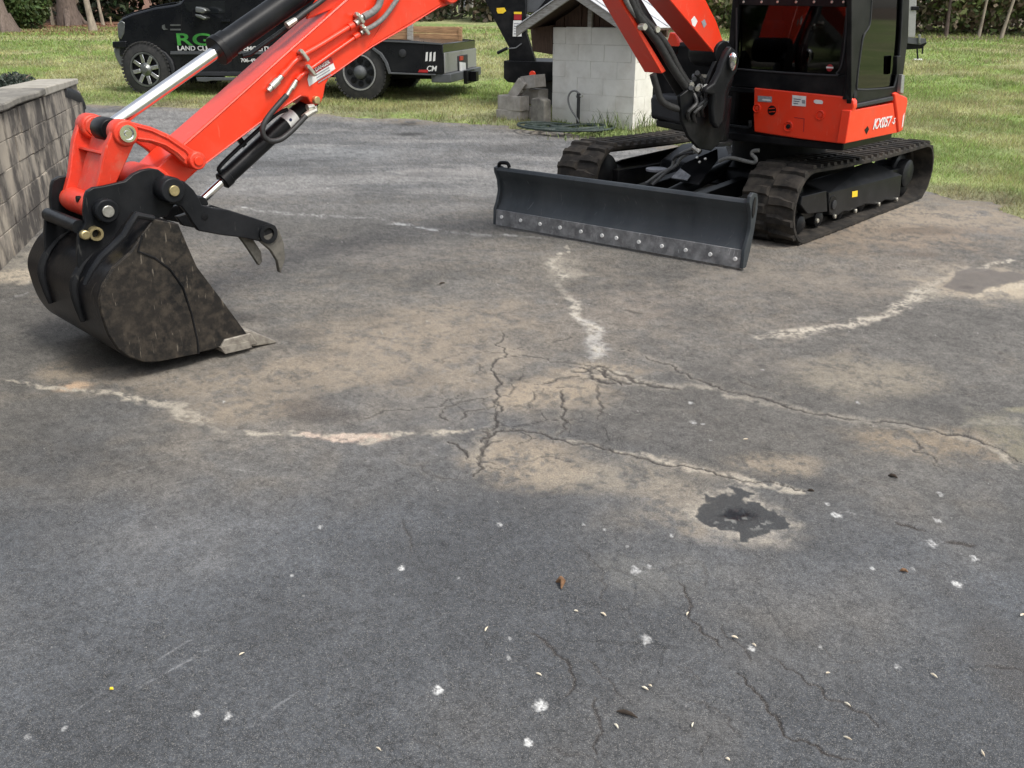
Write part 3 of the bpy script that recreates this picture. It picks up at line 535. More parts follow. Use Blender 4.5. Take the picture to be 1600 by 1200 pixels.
# --- pump house of painted block
o1 = GT(862, 193); SF = Pl(o1, dv(-40)); SWID = SF.px(988, 198)[0]; SS = Pl(SF.at(SWID, 0), dv(50))
shedh = SF.px(864, 42)[1]; SDEP = 1.1
print('shed', SWID, shedh)
bh = .2; ncs = int(round(shedh/bh)); bh = shedh/ncs
shed = empty('pump_house', SF.at(SWID/2, 0, -SDEP/2), 'small white painted block pump house with pale metal gable roof beside the driveway', 'pump house')
mb = MB(); mb.prism(SF, [(.012, -.1), (SWID-.0045, -.1), (SWID-.0045, shedh-.01), (.012, shedh-.01)], -.0045, -SDEP+.012); mb.build('wall_core', M['mortar'], shed)
blockwall(SF, 0, SWID, 0, ncs, .4, bh, M['shed'], shed, thick=.05, gap=.0028, jit=.0012, bev=.002)
blockwall(SS, .051, SDEP, 0, ncs, .4, bh, M['shed'], shed, thick=.05, gap=.0028, jit=.0012, bev=.002)
SL = Pl(SF.at(0, 0), dv(50)); 
fo = .38; RP = SF.off(fo)             # plane of the fascia boards
el = RP.px(806, 57); ap = RP.px(894, -4); er = (2*ap[0]-el[0], el[1]); slope = (ap[1]-el[1])/(ap[0]-el[0])
t_ = .105
def fas(p, q, d0, d1, mat, name, th=t_, dz=0):
    m_ = MB(); m_.prism(SF, [(p[0], p[1]+dz), (q[0], q[1]+dz), (q[0], q[1]+dz+th), (p[0], p[1]+dz+th)], d0, d1); return m_.build(name, mat, shed, bevel=.003)
fas(el, ap, fo-.03, fo, M['oldwood'], 'fascia_board'); fas(ap, er, fo-.033, fo-.003, M['oldwood'], 'fascia_board')
for p, q in ((el, ap), (ap, er)):
    fas(p, q, fo+.02, -SDEP-.2, M['roofmetal'], 'roof_sheet', th=.014, dz=t_+.002)
    fas(p, q, fo-.035, -SDEP-.16, M['darkwood'], 'roof_deck', th=.02, dz=t_-.024)
    for k in range(5):                 # raised ribs of the sheet
        d = fo-.05-k*.36
        fas(p, q, d, d-.03, M['roofmetal'], 'roof_rib', th=.016, dz=t_+.017)
    for k in range(3):
        d = fo-.06-k*.7
        if k: fas(p, q, d, d-.045, M['darkwood'], 'rafter', th=.08, dz=0)
zt = lambda a: ap[1]-abs(a-ap[0])*slope
for k, a in enumerate(np.arange(0, SWID, .135)):
    a1 = min(a+.13, SWID); m_ = MB(); m_.prism(SF, [(a, shedh+.002), (a1, shedh+.002), (a1, zt(a1)+.02), (a, zt(a)+.02)], -.05-.012*(k % 2), -.08); m_.build('gable_board', M['darkwood'], shed)
m_ = MB(); a = SF.px(922, 30)[0]; m_.prism(SF, [(a-.03, shedh+.003), (a+.03, shedh+.003), (a+.03, zt(a)), (a-.03, zt(a))], -.03, .01); m_.build('gable_stud', M['oldwood'], shed, bevel=.003)
m_ = MB(); m_.prism(SF, [(-.32, shedh-.30), (-.005, shedh-.33), (-.005, shedh+.02), (-.36, shedh-.02)], .02, -1.6); m_.build('side_box', M['darkwood'], shed, bevel=.004)
# --- standpipe with its bent hose, and the coiled hose
p0 = SF.pp(903, 195, .12); p0[2] = tz(0, p0[1])
sp = empty('standpipe', p0, 'black standpipe with a bent hose against the white pump house', 'water pipe')
m_ = MB(); m_.tube([p0-Z*.05, p0+Z*.38], .022, 14); m_.tube([p0+Z*.38, p0+Z*.43], [.03, .026], 14); m_.build('pipe', M['hose'], sp)
pts = [SF.pp(x, y, .14) for x, y in ((905, 146), (899, 142), (892, 144), (888, 152), (889, 163), (894, 174), (901, 184), (905, 191))]
m_ = MB(); m_.tube(smoothpath(pts, 5), .012, 10); m_.build('bent_hose', M['grey_hose'], sp)
m_ = MB(); c_ = p0+Z*.40; m_.tube([c_-SF.u*.04, c_+SF.u*.06], .014, 10); m_.build('tap', M['zinc'], sp)
hc1, hc2 = GT(862, 207), GT(900, 208); pts = []
for k in range(240):
    q = k/240; tt = q*2*math.pi*6.5; cc = hc1 if q < .42 else hc2; rr = (.30+.10*math.sin(q*23)) if q < .42 else (.36+.10*math.sin(q*31))
    cx = cc[0]+rr*math.cos(tt)*1.0+.03*math.sin(tt*1.7); cy = cc[1]+rr*math.sin(tt)*.85+.03*math.cos(tt*2.3)
    pts.append(A3(cx, cy, tz(0, cy)+.03+.06*abs(math.sin(q*19))))
m_ = MB(); m_.tube(pts, .016, 8); o = m_.build('garden_hose', M['hosegreen'], None); tag(o, 'coiled dark green garden hose lying on the asphalt before the pump house', 'hose')
# --- loose concrete blocks, the upright board block, rubble
def cinder(loc, rz, rx, label, L_=.39, W_=.19, H_=.19, mat='conc', ry=0.):
    e = empty('concrete_block', (0, 0, 0), label, 'concrete block', 'loose concrete blocks beside the pump house')
    m_ = MB(); pl = Pl((0, 0, 0), (1, 0, 0)); t = .035
    m_.bx(-L_/2, L_/2, -W_/2, -W_/2+t, -H_/2, H_/2, pl); m_.bx(-L_/2, L_/2, W_/2-t, W_/2, -H_/2, H_/2, pl)
    for a in (-L_/2, -t/2, L_/2-t): m_.bx(a, a+t, -W_/2+t-.0005, W_/2-t+.0005, -H_/2+.001, H_/2-.001, pl)
    o = m_.build('shell', M[mat], e, bevel=.006); e.location = tuple(loc); e.rotation_euler = (R(rx), R(ry), R(rz)); ORG[e.name] = A3(*loc); return e
Bp = Pl(GT(800, 190), dv(-40))
def bp_(x, y, d, z): p = Bp.pp(x, y, d); p[2] = z+tz(0, p[1]); return p
cinder(bp_(800, 188, .0, .06), -36, 0, 'grey concrete block half sunk in grass at the bottom of the loose pile')
cinder(bp_(802, 172, .0, .245), -40, 0, 'grey concrete block lying flat on the bottom block of the pile')
cinder(bp_(833, 178, -.22, .09), -44, 0, 'pale concrete block behind the stump, under the leaning pieces')
cinder(bp_(811, 153, .0, .43), -30, 0, 'thin tan concrete block leaning on edge on the top of the pile', L_=.26, W_=.14, H_=.13, ry=-52)
cinder(bp_(833, 142, -.10, .52), -48, 0, 'square ended concrete block topmost of the loose pile by the pump house', L_=.27, W_=.2, H_=.16, ry=-8)
cinder(bp_(836, 158, -.24, .32), -44, 0, 'concrete block behind the stump, carrying the topmost block', L_=.30)
p0 = Bp.pp(843, 190, .12); p0[2] = tz(0, p0[1])
m_ = MB(); q = Pl(p0, dv(-44)); m_.prism(q, [(-.13, -.05), (.13, -.05), (.12, .34), (.02, .37), (-.12, .35)], -.09, .04); o = m_.build('stump', M['stone'], None, bevel=.02); tag(o, 'grey upright weathered block standing on end between loose blocks and pump house', 'stump')
p0 = GT(832, 196); m_ = MB(); m_.box(p0+A3(0, 0, .02), A3(.11, -.03, 0), A3(.03, .07, 0), A3(0, 0, .025)); o = m_.build('stone', M['conc'], None, bevel=.012); tag(o, 'flat pale stone in the grass at the foot of the block pile', 'stone')
# --- retaining wall at the left
w0 = GT(0, 424); w1 = GT(70, 354); wu = (w1-w0); wu[2] = 0; WP = Pl((w0[0], w0[1], 0), wu)
WTOP0 = WP.px(0, 172); WTOP1 = WP.px(104, 141); WEND = WP.px(124, 150)[0]
print('wall', w0, w1, WTOP0, WTOP1, WEND)
wh = (WTOP0[1]+WTOP1[1])/2
wall = empty('retaining_wall', WP.at(0, 0), 'stained grey block retaining wall with cap stones at the left of the driveway', 'wall')
m_ = MB(); m_.prism(WP, [(-3.4, -.1), (WEND-.01, -.1), (WEND-.01, wh-.008), (-3.4, wh-.008)], -.009, -.26); m_.build('wall_core', M['wallmortar'], wall)
nc = 5; blockwall(WP, -3.4, WEND, 0, nc, .42, wh/nc, M['wallblk'], wall, thick=.07, gap=.005, jit=.007, bev=.004, rnd=random.Random(8))
EP = Pl(WP.at(WEND, 0, -.07), -WP.n); 
m_ = MB(); gc = random.Random(6); xe = WP.px(66, 146)[0]; xs9 = [-2.3+(xe+2.3)*k/14 for k in range(15)]; m_.prism(WP, [(x, wh+.006+gc.uniform(0, .018)) for x in xs9]+[(x, wh+.066+gc.uniform(-.012, .012)) for x in xs9[::-1]], .03, -.30); m_.build('cap_stone', M['stone'], wall, bevel=.012)
a1 = WP.px(66, 146)[0]; m_ = MB(); m_.prism(WP, [(a1+.02, wh+.002), (WEND-.02, wh-.004), (WEND+.02, wh+.045), (a1+.02, wh+.07)], .015, -.34); o = m_.build('cap_stone', M['palestone'], wall, bevel=.01); o['label'] = 'pale clean cap stone at the end'
m_ = MB(); m_.bx(WEND-.03, WEND+.10, -.27, .004, -.05, wh-.06, WP); o = m_.build('end_pier', M['wallblk'], wall, bevel=.03)
pts = [WP.pp(x, y, -.05) for x, y in ((92, 143), (104, 147), (115, 152), (122, 160), (125, 172), (126, 184))]
m_ = MB(); m_.tube(smoothpath(pts, 5), [.07]*12+[.06]*8+[.045]*6, 12); o = m_.build('drain_pipe', M['plastic'], None); tag(o, 'black bent drain pipe hooked over the far end of the stained wall', 'pipe')
# ================================================================ PLANTS
def leafcloud(name, blobs, n, size, cols, mat='leaf', parent=None, seed=1, flat=1.0):
    g = np.random.default_rng(seed); w_ = np.array([b[3]*b[4]*b[5] for b in blobs]); w_ = w_/w_.sum(); k = g.choice(len(blobs), n, p=w_); B = np.array(blobs)[k]
    d = g.normal(0, 1, (n, 3)); d /= np.linalg.norm(d, axis=1, keepdims=True); r_ = g.random((n, 1))**.45; c = B[:, :3]+d*r_*B[:, 3:6]
    cl = fbm(c[:, 0]*1.9+c[:, 2], c[:, 1]*1.9+c[:, 2]*1.7, 3, seed); keep = cl > .36; c = c[keep]; cl = cl[keep]; n = len(c)
    a = g.normal(0, 1, (n, 3)); a /= np.linalg.norm(a, axis=1, keepdims=True); b_ = np.cross(a, g.normal(0, 1, (n, 3))); b_ /= np.linalg.norm(b_, axis=1, keepdims=True)
    s_ = size*g.uniform(.5, 1.3, (n, 1)); V = np.stack([c-a*s_, c+b_*s_*.55, c+a*s_, c-b_*s_*.55], 1).reshape(-1, 3)
    col = np.array(cols)[g.integers(0, len(cols), n)]*g.uniform(.7, 1.3, (n, 1))
    return rawmesh(name, V, np.arange(n*4).reshape(-1, 4), M[mat], parent, smooth=False, col=np.repeat(col, 4, 0), origin=tuple(c.mean(0)))
GREEN = [(.045, .085, .02), (.07, .12, .03), (.10, .14, .045)]; DARK = [(.02, .045, .015), (.035, .065, .02), (.05, .075, .03)]; BROWN = [(.16, .12, .08), (.10, .075, .05), (.08, .09, .04)]; GREY = [(.05, .07, .055), (.10, .11, .09), (.03, .045, .035)]; SPRING = [(.11, .15, .05), (.15, .17, .07), (.07, .10, .04), (.14, .12, .07)]
def tree(px, py, wpx, label, mat='bark', h=9., lean=(0, 0), crown=None, flare=1.5, n=1500, seed=1, name='tree', group=None, nl=3):
    p = GT(px, py); s_ = math.hypot(p[1], H)/F; r_ = wpx*s_/2; e = empty(name, p, label, 'tree', group); g = random.Random(seed); pts = []; rr = []
    for k in range(13):
        q = k/12; zz = q*h; pts.append(p+A3(lean[0]*zz+math.sin(q*5+seed)*.06*q*h*.2, lean[1]*zz, zz-.15)); rr.append(r_*(1-.72*q)*(1+(flare-1)*math.exp(-zz/.35)))
    m_ = MB(); m_.tube(pts, rr, 14 if wpx > 15 else 9)
    for k in range(3 if wpx > 15 else 0):
        a = k*2.1+seed; m_.tube([p+A3(math.cos(a)*r_*2.6, math.sin(a)*r_*2.6, -.08), p+A3(math.cos(a)*r_*1.5, math.sin(a)*r_*1.5, .12), p+A3(math.cos(a)*r_*.6, math.sin(a)*r_*.6, .55)], [r_*.18, r_*.34, r_*.5], 8)
    m_.build('trunk', M[mat], e, smooth=60); blobs = []
    for k in range(nl):
        a = g.uniform(0, 6.28); z0 = h*g.uniform(.5, .9); b0 = pts[int(z0/h*12)]; tip = b0+A3(math.cos(a)*h*.22, math.sin(a)*h*.22, h*.14); lm = MB(); lm.tube([b0, (b0+tip)/2+Z*.1, tip], [r_*.3, r_*.2, r_*.07], 7); lm.build('limb', M[mat], e, smooth=60); blobs.append((*tip, h*.17, h*.17, h*.10))
    blobs.append((*pts[-1], h*.2, h*.2, h*.13)); leafcloud('crown', blobs, n, .10, crown or SPRING, parent=e, seed=seed); return e
tree(8, 52, 24, 'leaning brown trunk of the tree at the far left edge of the lawn', h=8, lean=(-.12, .0), seed=3, flare=2.0)
tree(110, 41, 26, 'thickest rough barked tree trunk behind the lawn', h=12, seed=5, flare=1.45, n=2500)
tree(147, 50, 8.5, 'pale slanting tree trunk right of the thickest trunk', 'palebark', h=8, lean=(-.10, .02), seed=7, flare=1.8)
tree(84, 41, 5, 'thin grey tree trunk left of the thickest trunk', 'palebark', h=8, lean=(-.04, 0), seed=9, n=700)
tree(162, 41, 4.2, 'thin pale trunk behind the slanting tree', 'palebark', h=8, lean=(-.05, 0), seed=11, n=700)
tree(199, 30, 5, 'thin pale trunk right behind the bonnet of the black truck', 'palebark', h=8, seed=13, n=700)
tree(1528, 60, 4, 'slim straight trunk in the brush behind the right lawn', 'palebark', h=8, lean=(.05, 0), seed=15, n=700)
tree(1562, 62, 4.5, 'pale slanted trunk in the brush at the far right', 'palebark', h=8, lean=(.16, 0), seed=17, n=700)
tree(1478, 58, 5, 'dark trunk in the brush right of the digger cab', h=8, lean=(-.05, 0), seed=19, n=700)
def shrub(px, py, wpx, hpx, label, cols, n, size, seed, cat='shrub', dy=1.0, name='shrub', stems=5):
    p = GT(px, py); s_ = math.hypot(p[1], H)/F; rw, rh = wpx*s_/2, hpx*s_; e = empty(name, p, label, cat); g = random.Random(seed)
    for k in range(stems):
        a = g.uniform(-1, 1); m_ = MB(); m_.tube([p+A3(a*rw*.3, 0, -.05), p+A3(a*rw*.6, g.uniform(-.2, .2), rh*.5), p+A3(a*rw*.9, g.uniform(-.3, .3), rh*.9)], [.03, .02, .008], 6); m_.build('stem', M['bark'], e)
    bl = [(p[0]+g.uniform(-.6, .6)*rw, p[1]+g.uniform(-.5, .5)*dy, p[2]+rh*g.uniform(.3, .75), rw*.5, dy*.5, rh*.4) for _ in range(6)]+[(p[0], p[1], p[2]+rh*.5, rw, dy, rh*.5)]
    leafcloud('foliage', bl, n, size, cols, parent=e, seed=seed); return e
shrub(48, 47, 60, 75, 'bright green shrub behind the pale frame at the far left', GREEN, 5000, .09, 21)
shrub(25, 47, 30, 75, 'dark green bush beside the leaning trunk at far left', DARK, 3500, .09, 23)
shrub(8, 150, 90, 34, 'low grey green creeper spilling behind the stained wall', GREY, 5000, .03, 24, dy=.6)
# masses of wood and brush along the far edge of the lawn
def brush(name, xa, xb, ypx, hgt, cols, n, size, label, seed, depth=3.):
    p, q = GT(xa, ypx[0]), GT(xb, ypx[1]); bl = []; g = random.Random(seed)
    for k in range(46):
        t = k/45; c = p*(1-t)+q*t; bl.append((c[0], c[1]+g.uniform(.2, depth), c[2]+hgt*g.uniform(.1, .8), g.uniform(.7, 1.6), 1.2, hgt*g.uniform(.25, .5)))
    o = leafcloud(name, bl, n, size, cols, seed=seed); tag(o, label, 'undergrowth', kind='stuff'); return o
brush('undergrowth', -700, 220, (38, 38), 5, DARK+BROWN[:2]+[(.012, .02, .01)]*5, 60000, .15, 'dark tangled woodland undergrowth behind the trunks at left', 31, 5)
brush('undergrowth', 180, 1150, (34, 40), 4.2, BROWN+[(.2, .17, .13), (.13, .13, .08), (.22, .2, .16)]+DARK[2:], 60000, .15, 'grey brown woodland undergrowth behind truck and trailer', 33, 5)
brush('undergrowth', 1050, 2400, (55, 76), 4.2, [tuple(2.2*x for x in c) for c in SPRING]+[tuple(1.9*x for x in c) for c in BROWN]+[(.34, .27, .18)], 90000, .11, 'mixed olive and brown brush along the right lawn edge', 35, 4)
for sd_, (xa, xb, ya) in ((42, (180, 760, 38)), (43, (20, 220, 38))):
    g = random.Random(sd_); m_ = MB()
    for k in range(12):
        p = GT(g.uniform(xa, xb), ya+g.uniform(-12, -3)); hh = g.uniform(1.5, 4.2); lx = g.uniform(-.5, .5); m_.tube([p, p+A3(lx*.5, .1, hh*.5), p+A3(lx*1.3, g.uniform(-.3, .3), hh)], [.022, .016, .008], 5, caps=False)
    o = m_.build('bare_stems', M['bark'], None, smooth=60); tag(o, {42: 'bare thin stems in the woods behind the black truck', 43: 'bare thin stems between the trunks at far left'}[sd_], 'stems', kind='stuff')
m_ = MB(); p, q = GT(-900, 32), GT(2500, 50); 
gs = np.random.default_rng(77)      # unseen trees round the viewpoint, added to give glass and paint dark reflections
for nm, (xa, xb, ya, yb, hh, nn_), lab in (('added_tree_belt', (-32, 34, -20, -15, 11, 16000), 'added unseen belt of leafy trees behind the driveway, out of the picture'), ('added_tree_belt', (-30, -20, -14, 10, 8, 7000), 'added unseen belt of leafy trees left of the driveway, out of the picture')):
    bl = [(gs.uniform(xa, xb), gs.uniform(ya, yb), gs.uniform(.1, .8)*hh, 2.6, 2.2, hh*.3) for _ in range(40)]
    o = leafcloud(nm, bl, nn_, .42, DARK+BROWN, seed=78); tag(o, lab, 'trees', kind='stuff')
# leaf litter under the trees
gl = np.random.default_rng(5); n = 16000; lx = gl.uniform(-26, -9, n); ly = gl.uniform(29.5, 36, n); V = np.stack([lx, ly, tz(0, ly)+.03], -1); a = gl.uniform(0, 6.28, n); d1 = np.stack([np.cos(a), np.sin(a), gl.normal(0, .3, n)], -1)*.06; d2 = np.stack([-np.sin(a), np.cos(a), gl.normal(0, .3, n)], -1)*.04
o = rawmesh('leaf_litter', np.stack([V-d1, V+d2, V+d1, V-d2], 1).reshape(-1, 3), np.arange(n*4).reshape(-1, 4), M['leaf'], smooth=False, col=np.repeat(A3(.26, .13, .075)*gl.uniform(.6, 1.4, (n, 1)), 4, 0)); tag(o, 'red brown leaf litter under the trees at far left', 'leaf litter', kind='stuff')
# weeds at the corner of the pump house
def weeds(px, py, n, hh, spread, label, seed):
    p = GT(px, py); m_ = MB(); g = random.Random(seed); Vs = []; Fs = []
    for k in range(n):
        b0 = p+A3(g.gauss(0, spread), g.gauss(0, spread*.45), 0); b0[2] = tz(0, b0[1])-.01; a = g.uniform(0, 6.28); L_ = hh*g.uniform(.4, 1.1); le = L_*g.uniform(.1, .7); w_ = A3(math.sin(a), -math.cos(a), 0)*.006; dd = A3(math.cos(a), math.sin(a), 0)
        k0 = len(Vs); 
        for q in (0, .4, .75): c = b0+dd*le*q*q+Z*L_*(q-.25*q*q); Vs += [c-w_*(1-q*.7), c+w_*(1-q*.7)]
        Vs.append(b0+dd*le+Z*L_*.75); Fs += [(k0, k0+1, k0+3, k0+2), (k0+2, k0+3, k0+5, k0+4), (k0+4, k0+5, k0+6)]
    m_.add(Vs, Fs); o = m_.build('weeds', M['weed'], None, smooth=0); tag(o, label, 'weeds', kind='stuff')
M['weed'] = mk('weed_green', (.16, .21, .06), (.10, .15, .04), rough=.6, sc1=12)
weeds(985, 205, 260, .38, .26, 'tall weeds growing at the corner of the white pump house', 1); weeds(1010, 215, 220, .2, .35, 'short weeds between pump house corner and digger track', 2); weeds(940, 215, 160, .13, .3, 'low weeds at the foot of the pump house wall', 5)
weeds(800, 190, 200, .12, .35, 'grass tufts round the loose concrete blocks', 3); weeds(1180, 215, 200, .1, .4, 'low tufts of grass seen between the digger tracks', 4)
# --- small posts and the pale frame at the far left
fr = empty('pipe_frame', GT(40, 44), 'pale yellow pipe frame standing by the green shrub', 'frame'); a, b_ = GT(27, 46), GT(53, 44); s_ = math.hypot(a[1], H)/F
m_ = MB(); m_.tube([a-Z*.1, a+Z*26*s_], .045, 8); m_.build('post', M['postwood'], fr); m_ = MB(); m_.tube([b_-Z*.1, b_+Z*24*s_], .05, 8); m_.build('post', M['postwood'], fr)
m_ = MB(); m_.tube([a+Z*26*s_, b_+Z*24*s_], .05, 8); m_.build('crossbar', M['postwood'], fr)
for x, y, hp, lab in ((66, 44, 22, 'short pale stake right of the pale yellow frame'), (174, 40, 13, 'short thin stake left of the black truck')):
    p = GT(x, y); m_ = MB(); m_.tube([p-Z*.1, p+Z*hp*s_], .03, 8); o = m_.build('stake', M['postwood'], None); tag(o, lab, 'stake')
# --- stack of old boards and a drum behind the arm (top, between truck and trailer)
yd = empty('board_pile', GT(715, 22), 'leaning old grey boards and posts at the far edge of the lawn', 'boards'); g = random.Random(4)
for k, x in enumerate(range(664, 768, 6)):
    p = GT(x, 23+g.uniform(-2, 2)); m_ = MB(); lx = g.uniform(-.25, .25); m_.box(p+A3(lx*.5, 0, .6), A3(.07, .01, 0), A3(0, .02, 0), A3(lx, .1, g.uniform(.6, .95))); m_.build('board', M[('oldwood', 'darkwood', 'palebark')[k % 3]], yd)
p = GT(734, 23); m_ = MB(); m_.lathe(p, Z, [(0, .28), (.3, .29), (.32, .30), (.34, .29), (.85, .28)]); o = m_.build('drum', M['alu'], None); tag(o, 'grey metal drum standing among the old boards', 'drum')
# ================================================================ SMALL THINGS ON THE ASPHALT
def bit(name, px, py, L_, W_, ang, mat, label, cat, grp=None, hgt=.4, bend=.2, src=None):
    p = GT(px, py)+Z*.004; 
    if src is not None:
        o = mkobj(name, src.data, None, p)
    else:
        pl = Pl((0, 0, 0), (1, 0, 0)); m_ = MB(); m_.tube([A3(-L_/2, 0, .001), A3(-L_*.2, W_*bend, W_*hgt), A3(L_*.15, W_*bend*.6, W_*hgt*1.2), A3(L_/2, -W_*bend, .002)], [W_*.12, W_*.5, W_*.42, W_*.1], 8)
        o = m_.build(name, M[mat], None, origin=(0, 0, 0)); o.location = tuple(p)
    o.rotation_euler = (0, 0, R(ang)); tag(o, label, cat, grp); return o
bit('dry_leaf', 875, 916, .034, .02, -52, 'leafbrown', 'curled brown dry leaf alone on the grey asphalt below the oil spot', 'leaf', hgt=.6, bend=.5)
bit('twig', 980, 1119, .052, .011, -24, 'twig', 'dark short twig near the bottom of the cracked asphalt', 'twig'); bit('twig', 1395, 747, .034, .013, -38, 'twig', 'dark stubby twig right of and above the oil spot', 'twig'); bit('twig', 1267, 769, .022, .009, -20, 'twig', 'small dark bit at the end of the pale crack above the oil spot', 'twig')
bit('twig', 691, 444, .04, .01, 35, 'twig', 'tiny dark twig on the asphalt left of the pale stain', 'twig'); bit('dry_leaf', 1412, 895, .022, .011, -20, 'leafbrown', 'small olive brown leaf on the asphalt at the right', 'leaf')
src = None; gr = random.Random(12)
for x, y, a in [(842, 1056, -30), (1016, 1074, -30), (1008, 1078, -35), (963, 1137, -60), (1082, 1135, 75), (1137, 1189, -45), (1324, 1103, -45), (1324, 1156, -35), (1459, 1058, -50), (943, 962, -40), (378, 1024, 50), (592, 1173, -35), (1293, 1054, 5), (1178, 1010, -60), (1074, 961, 60), (1148, 998, -20), (1535, 1179, 80), (1597, 963, 30), (900, 957, -15), (760, 985, 70), (1165, 700-12, 10)]:
    src2_ = 1; src2 = bit('fallen_petal', x, y, .017, .0055, a+gr.uniform(-10, 10), 'petal', 'tiny pale elongated petal fallen on the dark asphalt', 'petal', 'pale petals scattered over the asphalt', src=src, hgt=.3); src2.scale = (gr.uniform(.6, 1.25), gr.uniform(.6, 1.3), 1); src = src or src2
bit('yellow_seed', 175, 1080, .009, .008, 10, 'yellow', 'single yellow seed on the asphalt at lower left', 'seed')
# ================================================================ EXCAVATOR
ex = empty('excavator', (1.9, 6.6, 0), 'orange and black tracked mini excavator with dozer blade and thumb bucket on the driveway', 'excavator')
def sub(name, mat, parent, fn, bevel=0., **k):
    m_ = MB(); fn(m_); return m_.build(name, M[mat], parent, bevel=bevel, **k)
def disc(m_, c, n, r, t): m_.lathe(c-n*t/2, n, [(0, r*.9), (t*.12, r), (t*.88, r), (t, r*.9)], 24)
# ---------- digging arm, bucket, thumb (all in one vertical plane)
e_ar = dv(45); oA = G(183, 546, .17); oA = A3(oA[0], oA[1], 0); NB = Pl(oA, e_ar)      # plane of the near bucket side; n faces the camera
BW = .83; C0 = -BW/2                                                                    # centre plane offset
def AP(off): return NB.off(C0+off)                                                      # plane at a distance from the centre, + is nearer
plate = [(240, 342), (279, 350), (293, 383), (308, 417), (342, 462), (387, 523), (346, 542), (308, 552), (250, 565), (225, 566), (200, 558), (183, 546), (167, 521), (156, 487), (153, 467), (158, 446), (175, 417), (204, 392), (221, 367)]
pl2 = NB.tr(plate)
bucket = sub('bucket', 'bucket_shell', ex, lambda m: None if False else m.prism(NB, [pl2[0], pl2[1], (pl2[1][0]+.0, pl2[1][1]-.014), (pl2[0][0]+.004, pl2[0][1]-.014)], -.003, -BW+.003))
# shell: a bent sheet of real thickness following the side profile
prof = pl2[18:19]+pl2[17:18]+[pl2[k] for k in (16, 15, 14, 13, 12, 11, 10, 9, 8, 7, 6, 5)]
prof = [pl2[0]]+prof; sp_ = smoothpath([A3(*p, 0) for p in prof[2:]], 5); prof = [A3(*p, 0) for p in prof[:2]]+sp_
def shell(m):
    n = len(prof); V = []
    for i in range(n):
        t = prof[min(i+1, n-1)]-prof[max(i-1, 0)]; t /= np.linalg.norm(t); nn = A3(-t[1], t[0], 0)
        c = A3(.30, .33, 0); 
        if nn@(c-prof[i]) < 0: nn = -nn
        for p in (prof[i], prof[i]+nn*.014):
            for d in (-.0035, -BW+.0035): V.append(NB.at(p[0], p[1], d))
    Fs = []
    for i in range(n-1):
        a = i*4; b_ = a+4; Fs += [(a, a+1, b_+1, b_), (a+2, b_+2, b_+3, a+3), (a, b_, b_+2, a+2), (a+1, a+3, b_+3, b_+1)]
    Fs += [(0, 2, 3, 1), ((n-1)*4, (n-1)*4+1, (n-1)*4+3, (n-1)*4+2)]
    m.add(V, Fs)
sub('shell', 'bucket_shell', bucket, shell, smooth=30)
for k, d in enumerate((0, -BW+.02)):
    sub('side_plate', 'bucket', bucket, lambda m: m.prism(NB, pl2, d, d-.02), bevel=.004)
rear = [(221, 367), (214, 392), (240, 402), (264, 420), (284, 448), (298, 490), (307, 530), (309, 552)]
rp = NB.tr(rear)+[(x, z) for x, z in (NB.tr([(250, 564), (225, 565), (201, 557), (184, 545), (168, 521), (157, 487), (154.5, 467), (159.5, 446), (176, 418), (204, 393.5)]))]
sub('wear_plate', 'bucket', bucket, lambda m: m.prism(NB, rp, .008, .0005), bevel=.003)
sub('weld_seam', 'black', bucket, lambda m: m.tube([NB.at(*p, .009) for p in rp[:8]], .005, 6))
lip = NB.tr([(350, 530), (390, 520), (402, 536), (346, 550), (344, 541)])
sub('cutting_edge', 'tooth', bucket, lambda m: m.prism(NB, lip, .010, -BW-.010), bevel=.004)
for k in range(5):
    d = -.035-k*(BW-.07)/4
    def tooth(m):
        q = Pl(NB.at(0, 0, d), NB.u); t = q.tr([(380, 519), (398, 522), (431, 541), (404, 547), (380, 549)]) if False else NB.tr([(374, 513), (398, 519), (434, 534), (431, 537), (404, 541), (374, 543)])
        m.prism(Pl(NB.at(0, 0, d), NB.u), t, .032, -.032)
    sub('tooth', 'tooth', bucket, tooth, bevel=.006)
sub('side_cutter', 'tooth', bucket, lambda m: m.ppx(NB, [(345, 543), (390, 534), (394, 543), (352, 553)], .018, .0))
# ears of the bucket
ear = [(133, 308), (136, 299), (146, 293), (160, 291), (196, 283), (208, 272), (221, 266), (236, 263), (248, 265), (262, 276), (276, 296), (274, 318), (262, 338), (246, 341), (225, 350), (214, 362), (200, 376), (185, 385), (168, 400), (152, 420), (130, 446), (123, 440), (121, 400), (123, 366), (133, 350), (131, 330)]
EN = AP(.205); et = EN.tr(ear)
for d in (.205, -.180): sub('ear', 'blacksatin', bucket, lambda m: m.prism(AP(0), et, d, d-.026), bevel=.005)
for q_, r_ in (((128, 356), .03),):
    a, z = EN.px(*q_); sub('cross_tube', 'blacksatin', bucket, lambda m: m.tube([AP(.18).at(a, z), AP(-.18).at(a, z)], .030, 18))
